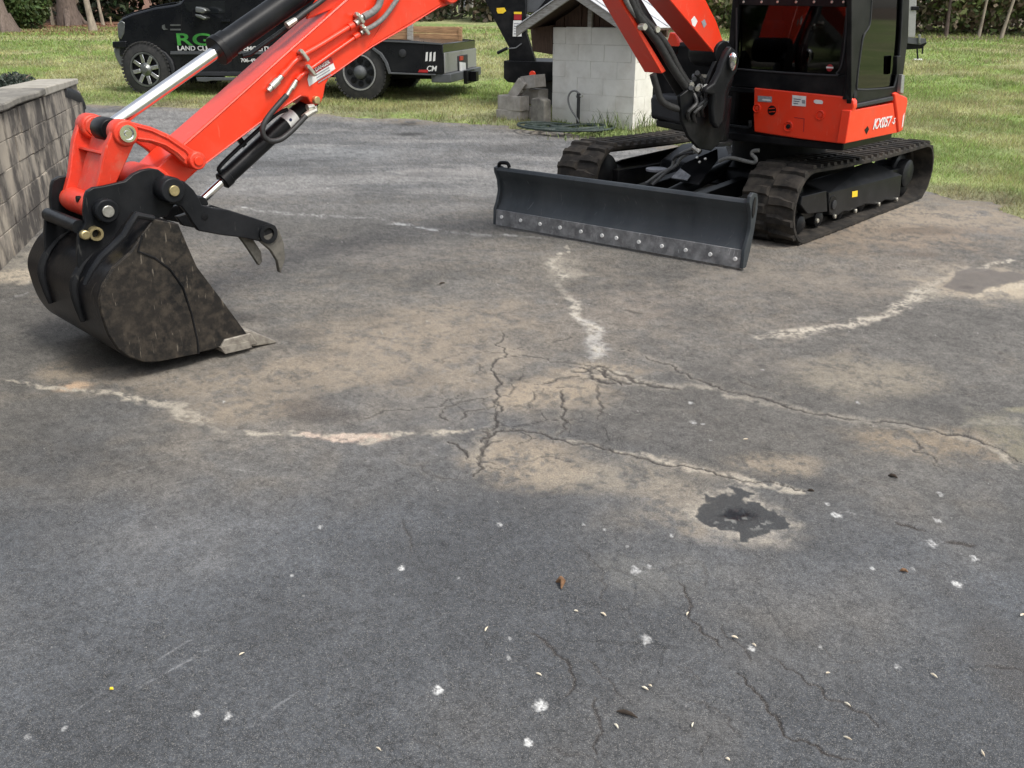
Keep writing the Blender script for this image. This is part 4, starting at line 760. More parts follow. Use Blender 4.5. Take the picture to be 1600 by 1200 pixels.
# stiffening straps running from the ears round the shell
for d in (.19, -.19):
    def strap(m):
        pts = [AP(d).at(p[0]-.010, p[1]+.004) for p in [prof[i] for i in range(3, 28, 3)]]
        m.tube(pts, [.012+.01*math.sin(i/8*3.1) for i in range(len(pts))], 8)
    sub('strap', 'blacksatin', bucket, strap)
sub('shoulder_rib', 'blacksatin', bucket, lambda m: m.tube([NB.off(.0).pp(x, y) for x, y in ((240, 341), (213, 336), (203, 352), (194, 368), (176, 385), (158, 402), (142, 425), (132, 445))], [.012, .016, .016, .016, .015, .014, .012, .008], 8))
P1 = AP(.205).px(162, 328); P0 = AP(.225).px(261, 295); PB = AP(.205).px(147, 364)
for (a, z), nm, mt, r_, rb in ((P1, 'pin', 'zinc', .028, .052), (P0, 'pin', 'brass', .026, .058)):
    for s_ in (1, -1): sub('pin_boss', 'blacksatin', bucket, lambda m: disc(m, AP(s_*(.225 if rb < .055 else .245)).at(a, z), NB.n, rb, .05 if rb < .055 else .09), bevel=.003)
    sub(nm, mt, bucket, lambda m: disc(m, AP(0).at(a, z), NB.n, r_, .515 if rb < .055 else .60), bevel=.002)
def bush(m): m.lathe(AP(.203).at(*PB), NB.n, [(0, .030), (.03, .030), (.03, .019), (.001, .018)], 20)
sub('bush', 'brass', bucket, bush); sub('bolt', 'brass', bucket, lambda m: disc(m, AP(.222).at(PB[0]-.045, PB[1]+.002), NB.n, .020, .03), bevel=.003)
# arm
AT = .10; AN = AP(AT)
arm_px = [(266, 314), (247, 306), (238, 290), (238, 270), (262, 246), (300, 213), (340, 178), (395, 129), (450, 79), (495, 39.5), (537, 2), (600, -54), (680, -95), (742, -88), (758, -50), (735, -8), (705, 6), (690, 12), (682, 14), (642, 39), (581, 74), (527, 114), (515, 122), (509, 132), (506, 150), (502, 160), (493, 166), (485, 160), (481, 152), (472, 151), (458, 160), (405, 195), (350, 236), (312, 264), (290, 284)]
arm = sub('arm', 'orange', ex, lambda m: m.prism(AP(0), AN.tr(arm_px), AT, -AT), bevel=.007, seg=3)
sub('arm_nose', 'orange_cast', arm, lambda m: disc(m, AP(0).at(P0[0]-.005, P0[1]+.01), NB.n, .075, .30), bevel=.004)
a_, z_ = AN.px(700, -5); sub('pivot_boss', 'orange_cast', arm, lambda m: disc(m, AP(0).at(a_, z_+.03), NB.n, .07, .27), bevel=.004)
a_, z_ = AN.px(492, 156); sub('pin', 'brass', arm, lambda m: disc(m, AP(0).at(a_, z_), NB.n, .020, 2*AT+.05), bevel=.002)
# small raised weld line along the crease
sub('edge_flange', 'orange', arm, lambda m: m.tube([AP(AT+.001).pp(x, y) for x, y in ((263, 249), (340, 181), (450, 82), (537, 5), (590, -40))], .0035, 6))
sub('edge_flange', 'orange', arm, lambda m: m.tube([AP(AT+.001).pp(x, y) for x, y in ((300, 271), (404, 193), (470, 149))], .0035, 6))
sub('edge_flange', 'orange', arm, lambda m: m.tube([AP(AT+.001).pp(x, y) for x, y in ((512, 122), (581, 73), (642, 38), (690, 8))], .0035, 6))
sub('weld_plate', 'orange', arm, lambda m: m.ppx(AP(AT), [(575, 75), (640, 36), (690, 6), (640, -30), (612, 10)], .004, 0), bevel=.002)
# guide links (curved) and the wide link
J0 = AP(.17).px(191, 207); J1 = AP(.15).px(303, 250)
gl_px = [(185, 190), (200, 189), (236, 198), (264, 210), (292, 228), (310, 239), (316, 250), (310, 261), (300, 264), (288, 256), (274, 243), (256, 231), (237, 224), (215, 221), (200, 224), (186, 223), (176, 212), (176, 199)]
glt = AP(.165).tr(gl_px)
for s_ in (1, -1):
    lk = sub('guide_link', 'orange_cast', ex, lambda m: m.prism(AP(0), glt, s_*.165, s_*.125), bevel=.006)
    ins = AP(.165).tr([(210, 197), (236, 204), (262, 216), (290, 235), (296, 243)]); ins2 = AP(.165).tr([(206, 215), (236, 219), (258, 226), (277, 238), (288, 249)])
    for q in (ins, ins2): sub('rib', 'orange_cast', lk, lambda m: m.tube([AP(s_*.167).at(*p) for p in q], .006, 6))
    sub('boss', 'orange_cast', lk, lambda m: disc(m, AP(s_*.155).at(*J1), NB.n, .042, .075), bevel=.003)
    sub('pin_end', 'orange', lk, lambda m: disc(m, AP(s_*.19).at(*J1), NB.n, .022, .02), bevel=.002)
hl = ex
u0 = AP(0); 
def along(p, q, t, o_=0.):
    dx, dz = q[0]-p[0], q[1]-p[1]; l = math.hypot(dx, dz); return (p[0]+dx*t-dz/l*o_, p[1]+dz*t+dx/l*o_)
link = sub('bucket_link', 'orange_cast', ex, lambda m: m.prism(AP(0), [along(J0, P1, .12, .006), along(J0, P1, .85, .006), along(J0, P1, .85, -.012), along(J0, P1, .12, -.012)], .10, -.10), bevel=.003)
for s_ in (1, -1):
    poly_ = [along(J0, P1, -.02, .052), along(J0, P1, .25, .045), along(J0, P1, .7, .030), along(J0, P1, 1.0, .04), along(J0, P1, 1.08, 0), along(J0, P1, 1.0, -.045), along(J0, P1, .7, -.042), along(J0, P1, .25, -.058), along(J0, P1, -.02, -.052)]
    w0_, w1_ = (.200, .165)
    def wl(m):
        # cheek that comes in towards the lower pin, between the ears
        n = len(poly_); V = []
        for (a, z) in poly_:
            t = ((a-J0[0])*(P1[0]-J0[0])+(z-J0[1])*(P1[1]-J0[1]))/((P1[0]-J0[0])**2+(P1[1]-J0[1])**2); k = min(1, max(0, t)); 
            V += [AP(s_*(.205-.045*k)).at(a, z), AP(s_*(.170-.045*k)).at(a, z)]
        Fs = [tuple(2*i for i in range(n)), tuple(2*i+1 for i in range(n))[::-1]]+[(2*i, 2*i+1, 2*((i+1) % n)+1, 2*((i+1) % n)) for i in range(n)]
        m.add(V, Fs if s_ > 0 else [f[::-1] for f in Fs])
    sub('cheek', 'orange_cast', link, wl, bevel=.005)
    sub('boss', 'orange_cast', link, lambda m: disc(m, AP(s_*.172).at(*J0), NB.n, .056, .085), bevel=.004)
sub('lower_boss', 'orange_cast', link, lambda m: disc(m, AP(0).at(*P1), NB.n, .055, .335), bevel=.004)
sub('web', 'orange_cast', link, lambda m: m.prism(AP(0), [along(J0, P1, .30, -.03), along(J0, P1, .34, -.03), along(J0, P1, .34, .03), along(J0, P1, .30, .03)], .16, -.16), bevel=.003)
sub('grease_hole', 'black', link, lambda m: m.lathe(AP(.06).at(*along(J0, P1, .97, -.056)), AP(0).u*-1+Z*.1, [(-.01, .014), (.006, .014)], 14))
sub('pin', 'chrome', link, lambda m: m.lathe(AP(.200).at(*J0), NB.n, [(0, .036), (.03, .036), (.03, .026), (.018, .024), (.018, .002)], 24))
sub('pin_ring', 'chrome', link, lambda m: disc(m, AP(.212).at(*J0), NB.n, .012, .03))
# bucket cylinder
CY = AP(0); k0 = (J0[0]+.0, J0[1]); k1 = CY.px(339, 80); k2 = CY.px(520, -44)
dd = A3(k1[0]-k0[0], k1[1]-k0[1], 0); LL = np.hypot(*dd[:2]); ux, uz = dd[0]/LL, dd[1]/LL
def cp(t, o_=0., d=0.): return CY.at(k0[0]+ux*t-uz*o_, k0[1]+uz*t+ux*o_, d)
cyl = sub('bucket_cylinder', 'blacksatin', ex, lambda m: m.lathe(cp(LL), cp(1)-cp(0), [(0, .052), (.012, .066), (.07, .066), (.072, .060), (.95, .060), (.96, .068), (1.02, .068)], 32), smooth=30)
sub('cylinder_rod', 'chrome', cyl, lambda m: m.tube([cp(.02), cp(LL+.02)], .029, 28))
sub('rod_eye', 'black', cyl, lambda m: disc(m, CY.at(*J0), NB.n, .052, .12), bevel=.004)
sub('gland_ring', 'black', cyl, lambda m: m.tube([cp(LL-.004), cp(LL+.03)], .070, 30), bevel=.003)
sub('oil_line', 'blacksatin', cyl, lambda m: m.tube([cp(LL+.08, -.068, .045), cp(LL+.12, -.082, .045), cp(LL+.9, -.082, .045)], .011, 10))
sub('fitting', 'zinc', cyl, lambda m: m.tube([CY.pp(462, 31, .09), CY.pp(448, 40, .09)], [.014, .018], 8)); 
sub('hose', 'hose', cyl, lambda m: m.tube(smoothpath([CY.pp(x, y, .09) for x, y in ((462, 31), (476, 20), (496, 6), (520, -12), (545, -20))], 5), .013, 12))
# link bracket on the arm's back
sub('cylinder_bracket', 'orange', arm, lambda m: m.ppx(AP(.07), [(480, 30), (488, 10), (505, -12), (540, -34), (560, -20), (530, 10)], .0, -.02), bevel=.004)
sub('cylinder_bracket', 'orange', arm, lambda m: m.ppx(AP(-.05), [(480, 30), (488, 10), (505, -12), (540, -34), (560, -20), (530, 10)], .0, -.02), bevel=.004)
# hydraulic lines on the arm
LP = AP(AT+.018)
def line(pts, r, mat, nm='hydraulic_line', k=5, off=.0): return sub(nm, mat, arm, lambda m: m.tube(smoothpath([LP.pp(x, y, off) for x, y in pts], k), r, 14))
line([(443, 116), (451, 107), (460, 97), (474, 86), (500, 71), (548, 41)], .0125, 'orange'); line([(463, 126), (470, 119), (482, 110), (510, 90), (557, 57)], .0095, 'orange')
line([(419, 142), (430, 130), (442, 117)], .013, 'zinc', 'fitting'); line([(424, 136), (434, 126)], .018, 'zinc', 'fitting_nut', 1); line([(440, 119), (446, 112)], .0165, 'orange', 'fitting_nut', 1)
line([(447, 151), (455, 138), (463, 126)], .0105, 'zinc', 'fitting'); line([(456, 138), (461, 130)], .014, 'zinc', 'fitting_nut', 1); line([(464, 125), (470, 118)], .014, 'orange', 'fitting_nut', 1)
line([(545, 43), (552, 39)], .0185, 'orange', 'fitting_nut', 1); line([(553, 59), (561, 54)], .0155, 'orange', 'fitting_nut', 1)
line([(555, 37), (566, 27), (576, 21)], .0165, 'zinc', 'fitting'); line([(563, 52), (570, 47)], .013, 'zinc', 'fitting')
line([(568, 27), (582, 19), (592, 8), (597, -12), (604, -40)], .0175, 'grey_hose', 'hose', off=.012); line([(568, 48), (584, 40), (600, 27), (613, 10), (624, -8), (636, -40)], .0125, 'grey_hose', 'hose', off=.012)
for x, y, r_ in ((473, 87, .03), (484, 111, .028), (560, 29, .028), (569, 48, .024)):
    def clampf(m):
        c = LP.pp(x, y, .0); t = LP.u*.77+Z*.63; s2 = np.cross(t, LP.n); m.box(c+LP.n*.006, t*.010, s2*r_, LP.n*.022)
    sub('line_clamp', 'zinc', arm, clampf, bevel=.005)
    sub('clamp_bolt', 'zinc', arm, lambda m: disc(m, LP.pp(x-3, y-7, .03), LP.n, .010, .02))
# danger decal
DP = AP(AT+.0015)
quad = [(487, 107), (517, 89), (524, 108), (484, 136), (480, 124)]
dc = sub('decal', 'white', arm, lambda m: m.ppx(DP, [(484, 109), (517, 88.5), (524, 107.5), (483, 135), (480.5, 124)], .001, 0), smooth=0)
sub('decal_band', 'decalred', dc, lambda m: m.ppx(DP.off(.002), [(484, 109), (517, 88.5), (521, 98), (486, 119)], .0006, 0), smooth=0)
aa, zz = DP.px(503, 103); ang_ = math.degrees(math.atan2(DP.px(521, 98)[1]-DP.px(486, 119)[1], DP.px(521, 98)[0]-DP.px(486, 119)[0]))
textmesh('DANGER', .024, DP, aa, zz, .0045, M['white'], dc, ang=ang_)
for k in range(4):
    x, y = 505.5+k*1.2, 111.5+k*4.0-k*.2; aa, zz = DP.px(x-2, y); sub('print_line', 'decalgrey', dc, lambda m: m.box(DP.at(aa, zz, .003), (DP.u*math.cos(R(ang_))+Z*math.sin(R(ang_)))*.045, (Z*math.cos(R(ang_))-DP.u*math.sin(R(ang_)))*.0022, DP.n*.0006), smooth=0)
# thumb
TH = AP(.13); th_px = [(247, 286), (256, 278), (271, 278), (286, 283), (300, 296), (308, 308), (313, 320), (330, 324), (354, 327), (392, 339), (417, 347), (428, 352), (433, 362), (434, 374), (425, 381), (410, 378), (379, 371), (340, 366), (308, 360), (298, 346), (290, 333), (281, 322), (268, 318), (254, 312), (246, 300)]
tht = AP(.245).tr(th_px)
thumb = sub('thumb', 'blacksatin', ex, lambda m: m.prism(AP(0), [tht[k] for k in (8, 9, 10, 11, 12, 13, 14, 15, 16, 17, 18, 19)], .105, .075), bevel=.004)
sub('thumb_plate', 'blacksatin', thumb, lambda m: m.prism(AP(0), tht, .262, .232), bevel=.005)
sub('thumb_plate', 'blacksatin', thumb, lambda m: m.prism(AP(0), tht, -.232, -.262), bevel=.005)
sub('thumb_plate', 'blacksatin', thumb, lambda m: m.prism(AP(0), [tht[k] for k in (8, 9, 10, 11, 12, 13, 14, 15, 16, 17, 18, 19)], -.075, -.105), bevel=.005)
a_, z_ = AP(.262).px(418, 365); 
def bossf(m): m.lathe(AP(.05).at(a_, z_), NB.n, [(0, .048), (.225, .048), (.225, .030), (.12, .029)], 26)
sub('tine_tube', 'blacksatin', thumb, bossf); sub('tine_tube', 'blacksatin', thumb, lambda m: m.tube([AP(.04).at(a_, z_), AP(-.27).at(a_, z_)], .044, 20))
a2, z2 = AP(.262).px(309, 341); sub('hole', 'black', thumb, lambda m: disc(m, AP(.2625).at(*AP(.262).px(320, 339)), NB.n, .016, .003))
for d, sh in ((.262, 0),):
    tt = AP(.262).tr([(402, 372), (436, 358), (444, 380), (446, 405), (439, 427), (437, 425), (434, 408), (424, 392), (410, 380)])
    sub('tine', 'tine', thumb, lambda m: m.prism(AP(0), tt, d, d-.028), bevel=.004)
tt = AP(.262).tr([(380, 370), (404, 377), (416, 395), (418, 412), (413, 418), (404, 404), (392, 386)])
sub('tine', 'tine', thumb, lambda m: m.prism(AP(0), tt, .215, .19), bevel=.004)
# thumb cylinder
TC = AP(0); q0 = TC.px(316, 312); q1 = TC.px(346, 284); q2 = TC.px(466, 174)
dT = A3(q2[0]-q0[0], q2[1]-q0[1], 0); lT = np.hypot(*dT[:2]); tx, tz_ = dT[0]/lT, dT[1]/lT
def tp(t, o_=0., d=0.): return TC.at(q0[0]+tx*t-tz_*o_, q0[1]+tz_*t+tx*o_, d)
l1 = np.hypot(q1[0]-q0[0], q1[1]-q0[1])
tc = sub('thumb_cylinder', 'black', ex, lambda m: m.lathe(tp(l1), tp(1)-tp(0), [(0, .036), (.006, .044), (.045, .044), (.047, .040), (lT-l1, .040), (lT-l1+.01, .036)], 28), smooth=30)
sub('cylinder_rod', 'chrome', tc, lambda m: m.tube([tp(-.03), tp(l1+.01)], .020, 24)); sub('rod_eye', 'blacksatin', tc, lambda m: disc(m, tp(-.03), NB.n, .04, .07), bevel=.003)
sub('clevis', 'blacksatin', tc, lambda m: (m.tube([tp(lT), tp(lT+.07)], [.038, .03], 14), disc(m, tp(lT+.08), NB.n, .036, .09)), bevel=.003)
sub('oil_line', 'blacksatin', tc, lambda m: m.tube(smoothpath([tp(l1+.02, .045, .01), tp(l1+.05, .068, .01), tp(l1+.3, .072, .01), tp(lT-.12, .070, .01), tp(lT-.05, .05, .01)], 4), .010, 10))
sub('line_bracket', 'black', tc, lambda m: m.box(tp(lT-.35, .085, .0), (tp(1, 0)-tp(0, 0))*.013, (tp(0, 1)-tp(0, 0))*.030, NB.n*.012), bevel=.003)
def lab(m):
    m.tube([tp(lT-.10), tp(lT-.035)], .0408, 28, caps=False)
sub('label_wrap', 'white', tc, lab)
sub('label_mark', 'cabblue', tc, lambda m: disc(m, tp(lT-.08, .012, .0405), NB.n, .008, .002))
sub('hose', 'hose', tc, lambda m: m.tube(smoothpath([LP.pp(x, y, .02) for x, y in ((448, 149), (437, 161), (421, 180), (411, 197), (412, 212), (422, 220), (438, 218), (454, 206), (468, 192), (478, 181))], 6), .0135, 14))
sub('fitting', 'zinc', tc, lambda m: m.tube([LP.pp(x, y, .01) for x, y in ((474, 184), (484, 176), (493, 172), (492, 166))], [.0145, .017, .015, .012], 10))
sub('fitting', 'zinc', tc, lambda m: m.tube([LP.pp(x, y, .0) for x, y in ((480, 168), (490, 166))], [.016, .012], 10))
# ---------- boom and its cylinder
QP = Pl((1.39, 6.4, 0), dv(32)); Qn = QP.off(.11)
bl_ = Qn.tr([(1125, 94), (1047, 0), (985, -75)])+[(-1.15, 2.02), (-1.75, 1.70), (-1.86, 1.70), (-1.93, 1.80), (-1.86, 1.88), (-1.2, 2.36), (-.80, 2.36), (-.47, 2.05)]+Qn.tr([(1103, 0), (1120, 34), (1134, 75)])
boom = sub('boom', 'orange', ex, lambda m: m.prism(QP, bl_, .11, -.11), bevel=.008, seg=3)
sub('edge_flange', 'orange', boom, lambda m: m.tube([Qn.pp(x, y) for x, y in ((1124, 92), (1048, 1), (986, -74))], .006, 6))
sub('decal', 'white', boom, lambda m: m.ppx(Qn, [(1080, 31), (1085, 25), (1090, 33), (1086, 42), (1082, 40)], .002, .0005), smooth=0)
sub('decal', 'decalgrey', boom, lambda m: m.ppx(Qn, [(1096, 34), (1101, 30), (1104, 38), (1100, 44)], .002, .0005), smooth=0)
sub('root_boss', 'black', boom, lambda m: disc(m, QP.at(*Qn.px(1128, 84)), QP.n, .085, .26), bevel=.005)
gd = Pl(QP.o, QP.u).off(.085)
gp = gd.tr([(966, -1), (971, -1), (1041, 111), (1021.5, 116.5), (1036, 112)]); gp = gd.tr([(964, -6), (971, -4), (1041, 111), (1034, 115)]); top_ = gd.tr([(925, -68), (932, -66)])
bcyl = sub('boom_cylinder', 'black', ex, lambda m: m.tube([QP.pp(1102, 194), QP.pp(955, -46)], .062, 24))
sub('cylinder_guard', 'orange', bcyl, lambda m: m.prism(QP, [top_[0], top_[1], gp[1], gp[2], gp[3], gp[0]], .085, -.085), bevel=.004)
sub('cylinder_rod', 'chrome', bcyl, lambda m: m.tube([QP.pp(960, -36), QP.at(-1.12, 2.02)], .03, 18))
for pts, r_, mt in (([(975, -30), (990, 12), (1008, 40), (1028, 66), (1050, 104), (1078, 144), (1104, 176)], .026, 'hose'), ([(985, -20), (1000, 22), (1020, 44), (1042, 72), (1066, 118), (1092, 150), (1112, 166)], .022, 'hose'), ([(968, -22), (980, 4), (992, 22), (1001, 30)], .016, 'grey_hose'), ([(1020, 116), (1027, 140), (1034, 158), (1052, 168), (1075, 172)], .022, 'hose'), ([(1095, 120), (1102, 134), (1108, 150), (1104, 170)], .013, 'hose')):
    sub('hose', mt, bcyl, lambda m: m.tube(smoothpath([QP.pp(x, y, .10) for x, y in pts], 5), r_, 12))
sub('fitting', 'zinc', bcyl, lambda m: disc(m, QP.pp(1004, 42, .14), QP.n, .02, .05)); sub('fitting', 'zinc', bcyl, lambda m: disc(m, QP.pp(1026, 46, .12), QP.n, .02, .03))
# ---------- swing bracket with the work light
sw = sub('swing_bracket', 'black', ex, lambda m: m.ppx(QP, [(1062, 150), (1078, 138), (1096, 150), (1108, 120), (1118, 96), (1140, 80), (1152, 96), (1146, 124), (1138, 150), (1136, 186), (1130, 218), (1112, 236), (1092, 232), (1076, 214), (1066, 190)], .13, .10), bevel=.006)
sub('bracket_plate', 'black', sw, lambda m: m.ppx(QP, [(1062, 150), (1078, 138), (1096, 150), (1108, 120), (1118, 96), (1140, 80), (1152, 96), (1146, 124), (1138, 150), (1136, 186), (1130, 218), (1112, 236), (1092, 232), (1076, 214), (1066, 190)], -.10, -.13), bevel=.006)
sub('swing_post', 'black', sw, lambda m: m.tube([A3(1.39, 6.4, .69), A3(1.39, 6.4, .98)], .11, 24), bevel=.004)
sub('post_cap', 'blacksatin', sw, lambda m: m.tube([A3(1.39, 6.4, .66), A3(1.39, 6.4, .69)], .14, 24), bevel=.004)
gv = sub('hose_guard', 'blacksatin', sw, lambda m: m.ppx(QP, [(1136, 82), (1143, 72), (1152, 80), (1156, 96), (1152, 112), (1141, 130), (1135, 146), (1134, 168), (1131, 190), (1122, 202), (1115, 192), (1113, 168), (1115, 148), (1102, 146), (1104, 138), (1116, 130), (1125, 112), (1130, 96)], .23, .18), bevel=.012)
wl_ = sub('work_light', 'chrome', sw, lambda m: m.tube(smoothpath([QP.pp(x, y, .25) for x, y in ((1146, 82), (1145, 95), (1144, 110))], 6), [.012, .022, .028, .03, .03, .03, .03, .03, .028, .026, .022, .017, .01], 16))
sub('lamp_glass', 'clearglass', wl_, lambda m: m.tube(smoothpath([QP.pp(x, y, .262) for x, y in ((1146, 86), (1145, 96), (1144.5, 104))], 4), [.008, .02, .025, .026, .026, .025, .022, .015, .008], 12))
g = random.Random(9)
for k in range(9):
    x, y = g.uniform(1076, 1112), g.uniform(112, 172); sub('valve_fitting', ('zinc', 'plastic', 'blacksatin')[k % 3], sw, lambda m: m.tube([QP.pp(x, y, .05), QP.pp(x+g.uniform(-4, 4), y+g.uniform(-6, 6), .14)], .016, 8))
for k in range(5):
    x, y = g.uniform(1080, 1105), g.uniform(150, 175); sub('hose', 'hose', sw, lambda m: m.tube(smoothpath([QP.pp(x, y-20, .1), QP.pp(x+8, y, .16), QP.pp(x-6, y+18, .15), QP.pp(x+4, y+45, .06)], 5), .014, 8))
# ---------- upper body
HO = G(1322, 223, .72); HO = A3(HO[0], HO[1], 0); FP = Pl(HO, dv(-45)); SP = Pl(HO, dv(45)); PLAN = Pl(HO, SP.u, -SP.n)
hb = sub('house_platform', 'black', ex, lambda m: m.prism(PLAN, [(.03, .03), (.85, .06), (.95, .5), (1.0, .95), (.95, 1.5), (.6, 1.80), (.3, 1.75), (.12, 1.3), (-.02, 1.12), (-.02, .8)], .66, .715), bevel=.01)
sub('swing_gear', 'blacksatin', hb, lambda m: m.tube([PLAN.at(.85, .95, .44), PLAN.at(.85, .95, .66)], .36, 40))
sub('engine_cover', 'black', hb, lambda m: m.prism(PLAN, [(.25, .98), (.80, .98), (.85, 1.45), (.6, 1.78), (.25, 1.78)], .717, 1.30), bevel=.03)
pan = [(1178, 137), (1330, 152), (1334, 158), (1334, 168), (1327, 180), (1319.5, 225), (1250, 217), (1178, 206), (1177, 176), (1180, 172), (1177.5, 166)]
front_panel = sub('front_panel', 'orange', ex, lambda m: m.ppx(FP, pan, .012, -.04), bevel=.008, seg=3)
for x, y, r_ in ((1183, 169, .030), (1232, 197.5, .036), (1281.5, 180, .032)):
    c = FP.pp(x, y, .013); sub('bolt_recess', 'orange', front_panel, lambda m: m.lathe(c-FP.n*.004, FP.n, [(0, r_), (.010, r_), (.012, r_*.86), (.002, r_*.72), (.0, .01)], 24))
    sub('bolt', 'black' if r_ > .035 else 'orange_cast', front_panel, lambda m: disc(m, c+FP.n*.003, FP.n, r_*.42, .008))
def flat(nm, mat, pts, par, pl=FP, d=.0145): return sub(nm, mat, par, lambda m: m.ppx(pl, pts, d, d-.0012), smooth=0)
flat('decal', 'decalgrey', [(1184, 149.5), (1206, 151), (1206, 160), (1184, 158.5)], front_panel); flat('decal_line', 'white', [(1191, 154.5), (1204, 155.6), (1204, 158), (1191, 157)], front_panel, d=.0162)
lb = flat('decal', 'white', [(1238, 148.5), (1259.5, 150.4), (1259, 166.5), (1237.5, 165)], front_panel)
for k in range(3): flat('print_line', 'cabblue', [(1240, 154+k*3.4), (1251-2*k, 155+k*3.4), (1251-2*k, 156+k*3.4), (1240, 155+k*3.4)], front_panel, d=.0162)
flat('print_mark', 'decalgrey', [(1253, 156), (1258, 156.5), (1258, 162), (1253, 161.5)], front_panel, d=.0162)
flat('decal', 'white', [(1271.5, 157), (1274, 155.6), (1284, 156.6), (1286, 159), (1285, 162.6), (1275, 162), (1271.5, 160)], front_panel)
c = FP.pp(1206, 172.5, .0150); sub('decal', 'black', front_panel, lambda m: disc(m, c, FP.n, .032, .0012), smooth=0)
for k in (-1, 1): flat('print_line', 'orange', [(1201, 172+k*2.6), (1211, 171+k*2.6), (1211, 172.2+k*2.6), (1201, 173.2+k*2.6)], front_panel, d=.0172)
for pts in ([(1241, 183), (1256, 185), (1256.4, 186), (1241, 184)], [(1256, 185), (1257, 185), (1256, 206), (1255, 206)]): flat('panel_seam', 'decalred', pts, front_panel, d=.0135)
side_panel = sub('side_panel', 'orange', ex, lambda m: m.ppx(SP, [(1329.5, 172.5), (1396, 160.5), (1399, 186), (1402, 207.5), (1320.5, 224.5)], .012, -.05), bevel=.006, seg=3)
sub('corner_guard', 'orange', ex, lambda m: m.ppx(SP, [(1397.5, 146), (1402, 144), (1418, 152), (1419, 158), (1411, 204), (1404, 208), (1402, 180)], .022, -.10), bevel=.012, seg=3)
sub('counterweight', 'orange', ex, lambda m: m.prism(PLAN, [(.70, .04), (.86, .12), (.98, .5), (1.04, .95), (.98, 1.4), (.84, 1.7), (.70, 1.76)], .722, 1.0), bevel=.03, seg=3)
flat('reflector_strip', 'white', [(1411, 182), (1413.6, 176), (1411, 196), (1409, 200)], side_panel, SP, .024)
flat('tie_point', 'black', [(1351, 203), (1356, 197), (1358, 202), (1354, 210)], side_panel, SP, .014)
aa, zz = SP.px(1361, 195); a9, z9 = SP.px(1397, 188); ang2 = math.degrees(math.atan2(z9-zz, a9-aa)); tw_ = math.hypot(a9-aa, z9-zz)
q1 = textmesh('KX057', .105, SP, aa, zz, .0145, M['white'], side_panel, ang=ang2, shear=.25, align='LEFT', sx=1.0)
xs_ = [v.co.dot(Vector(tuple(SP.u))) for v in q1.data.vertices]; k_ = tw_*.78/(max(xs_)-min(xs_))
for v in q1.data.vertices: v.co *= k_
aa += tw_*.82*math.cos(R(ang2)); zz += tw_*.82*math.sin(R(ang2)); q2_ = textmesh('-5', .055, SP, aa, zz-.004, .0145, M['white'], side_panel, ang=ang2, shear=.25, align='LEFT')
sub('rubber_rail', 'plastic', side_panel, lambda m: m.ppx(SP, [(1337, 163), (1396, 150.5), (1396.5, 157), (1336, 169.5)], .02, -.03), bevel=.006)
# right hand side of the body, half hidden by the boom
RB = FP.off(-.25)
sub('right_hood', 'orange', ex, lambda m: m.ppx(RB, [(1046, 50), (1056, 52), (1062, 70), (1061, 84), (1050, 96), (1040, 72)], 0, -.5), bevel=.01)
sub('right_hood_trim', 'plastic', ex, lambda m: m.ppx(RB, [(1058, 60), (1066, 78), (1080, 84), (1079, 100), (1074, 120), (1078, 150), (1040, 150), (1036, 96), (1050, 96), (1061, 84)], -.01, -.5), bevel=.012)
sub('hood_back', 'orange', ex, lambda m: m.ppx(RB, [(1030, 100), (1036, 96), (1042, 150), (1032, 150)], -.02, -.4), bevel=.008)
sub('step_box', 'plastic', ex, lambda m: m.ppx(FP.off(-.05), [(1018, 147), (1068, 151), (1070, 196), (1058, 195), (1020, 184), (1015, 178), (1014.5, 155)], 0, -.35), bevel=.03, seg=4)
sub('valve_plate', 'zinc', ex, lambda m: m.ppx(FP.off(-.2), [(1096, 116), (1109, 117), (1109, 122), (1096, 121)], 0, -.01))
sub('floor_edge', 'black', ex, lambda m: m.ppx(FP, [(1136, 134), (1178, 138), (1178, 146), (1160, 145), (1136, 143)], -.0, -.3), bevel=.006)
sub('step_bar', 'blacksatin', ex, lambda m: m.tube(smoothpath([FP.pp(x, y, .02) for x, y in ((1134, 196), (1150, 198), (1170, 199), (1172, 188))], 4), .014, 8))
# ---------- cab
cab = sub('cab', 'black', ex, lambda m: m.ppx(FP, [(1141, 104), (1150, 109), (1310, 118), (1326, 116), (1334, 118), (1334, 154), (1142, 134)], .0, -.05), bevel=.006)
zT = 2.42; aL = -.955
sub('front_post', 'black', cab, lambda m: m.prism(FP, [(-.125, 1.13), (-.002, 1.13), (-.002, zT), (-.125, zT)], .0, -.045), bevel=.012)
sub('front_post', 'black', cab, lambda m: m.prism(FP, [(aL, 1.13), (aL+.06, 1.13), (aL+.06, zT), (aL, zT)], .0, -.06), bevel=.012)
wb_ = sub('window_bar', 'black', cab, lambda m: m.prism(FP, [(aL+.062, 1.555), (-.127, 1.538), (-.127, 1.625), (aL+.062, 1.64)], .004, -.05), bevel=.004)
for x in (1162, 1190, 1215, 1244, 1272, 1300, 1318): sub('bolt', 'zinc', wb_, lambda m: disc(m, FP.pp(x, 3, .006), FP.n, .008, .008))
sub('window_pane', 'glass', cab, lambda m: m.ppx(FP, [(1149, 7), (1324, 10), (1323, 40), (1318, 96), (1314, 108), (1306, 116), (1296, 118), (1149, 109)], -.030, -.034), smooth=0)
sub('window_seal', 'plastic', cab, lambda m: m.tube(smoothpath([FP.pp(x, y, .002) for x, y in ((1151, 12), (1151, 100), (1155, 108), (1296, 117.5), (1307, 114), (1314, 104), (1319, 80), (1322.5, 40), (1323, 12))], 4), .006, 6))
sub('window_pane', 'glass', cab, lambda m: m.prism(FP, [(aL+.06, 1.64), (-.125, 1.62), (-.125, zT), (aL+.06, zT)], -.03, -.034), smooth=0)
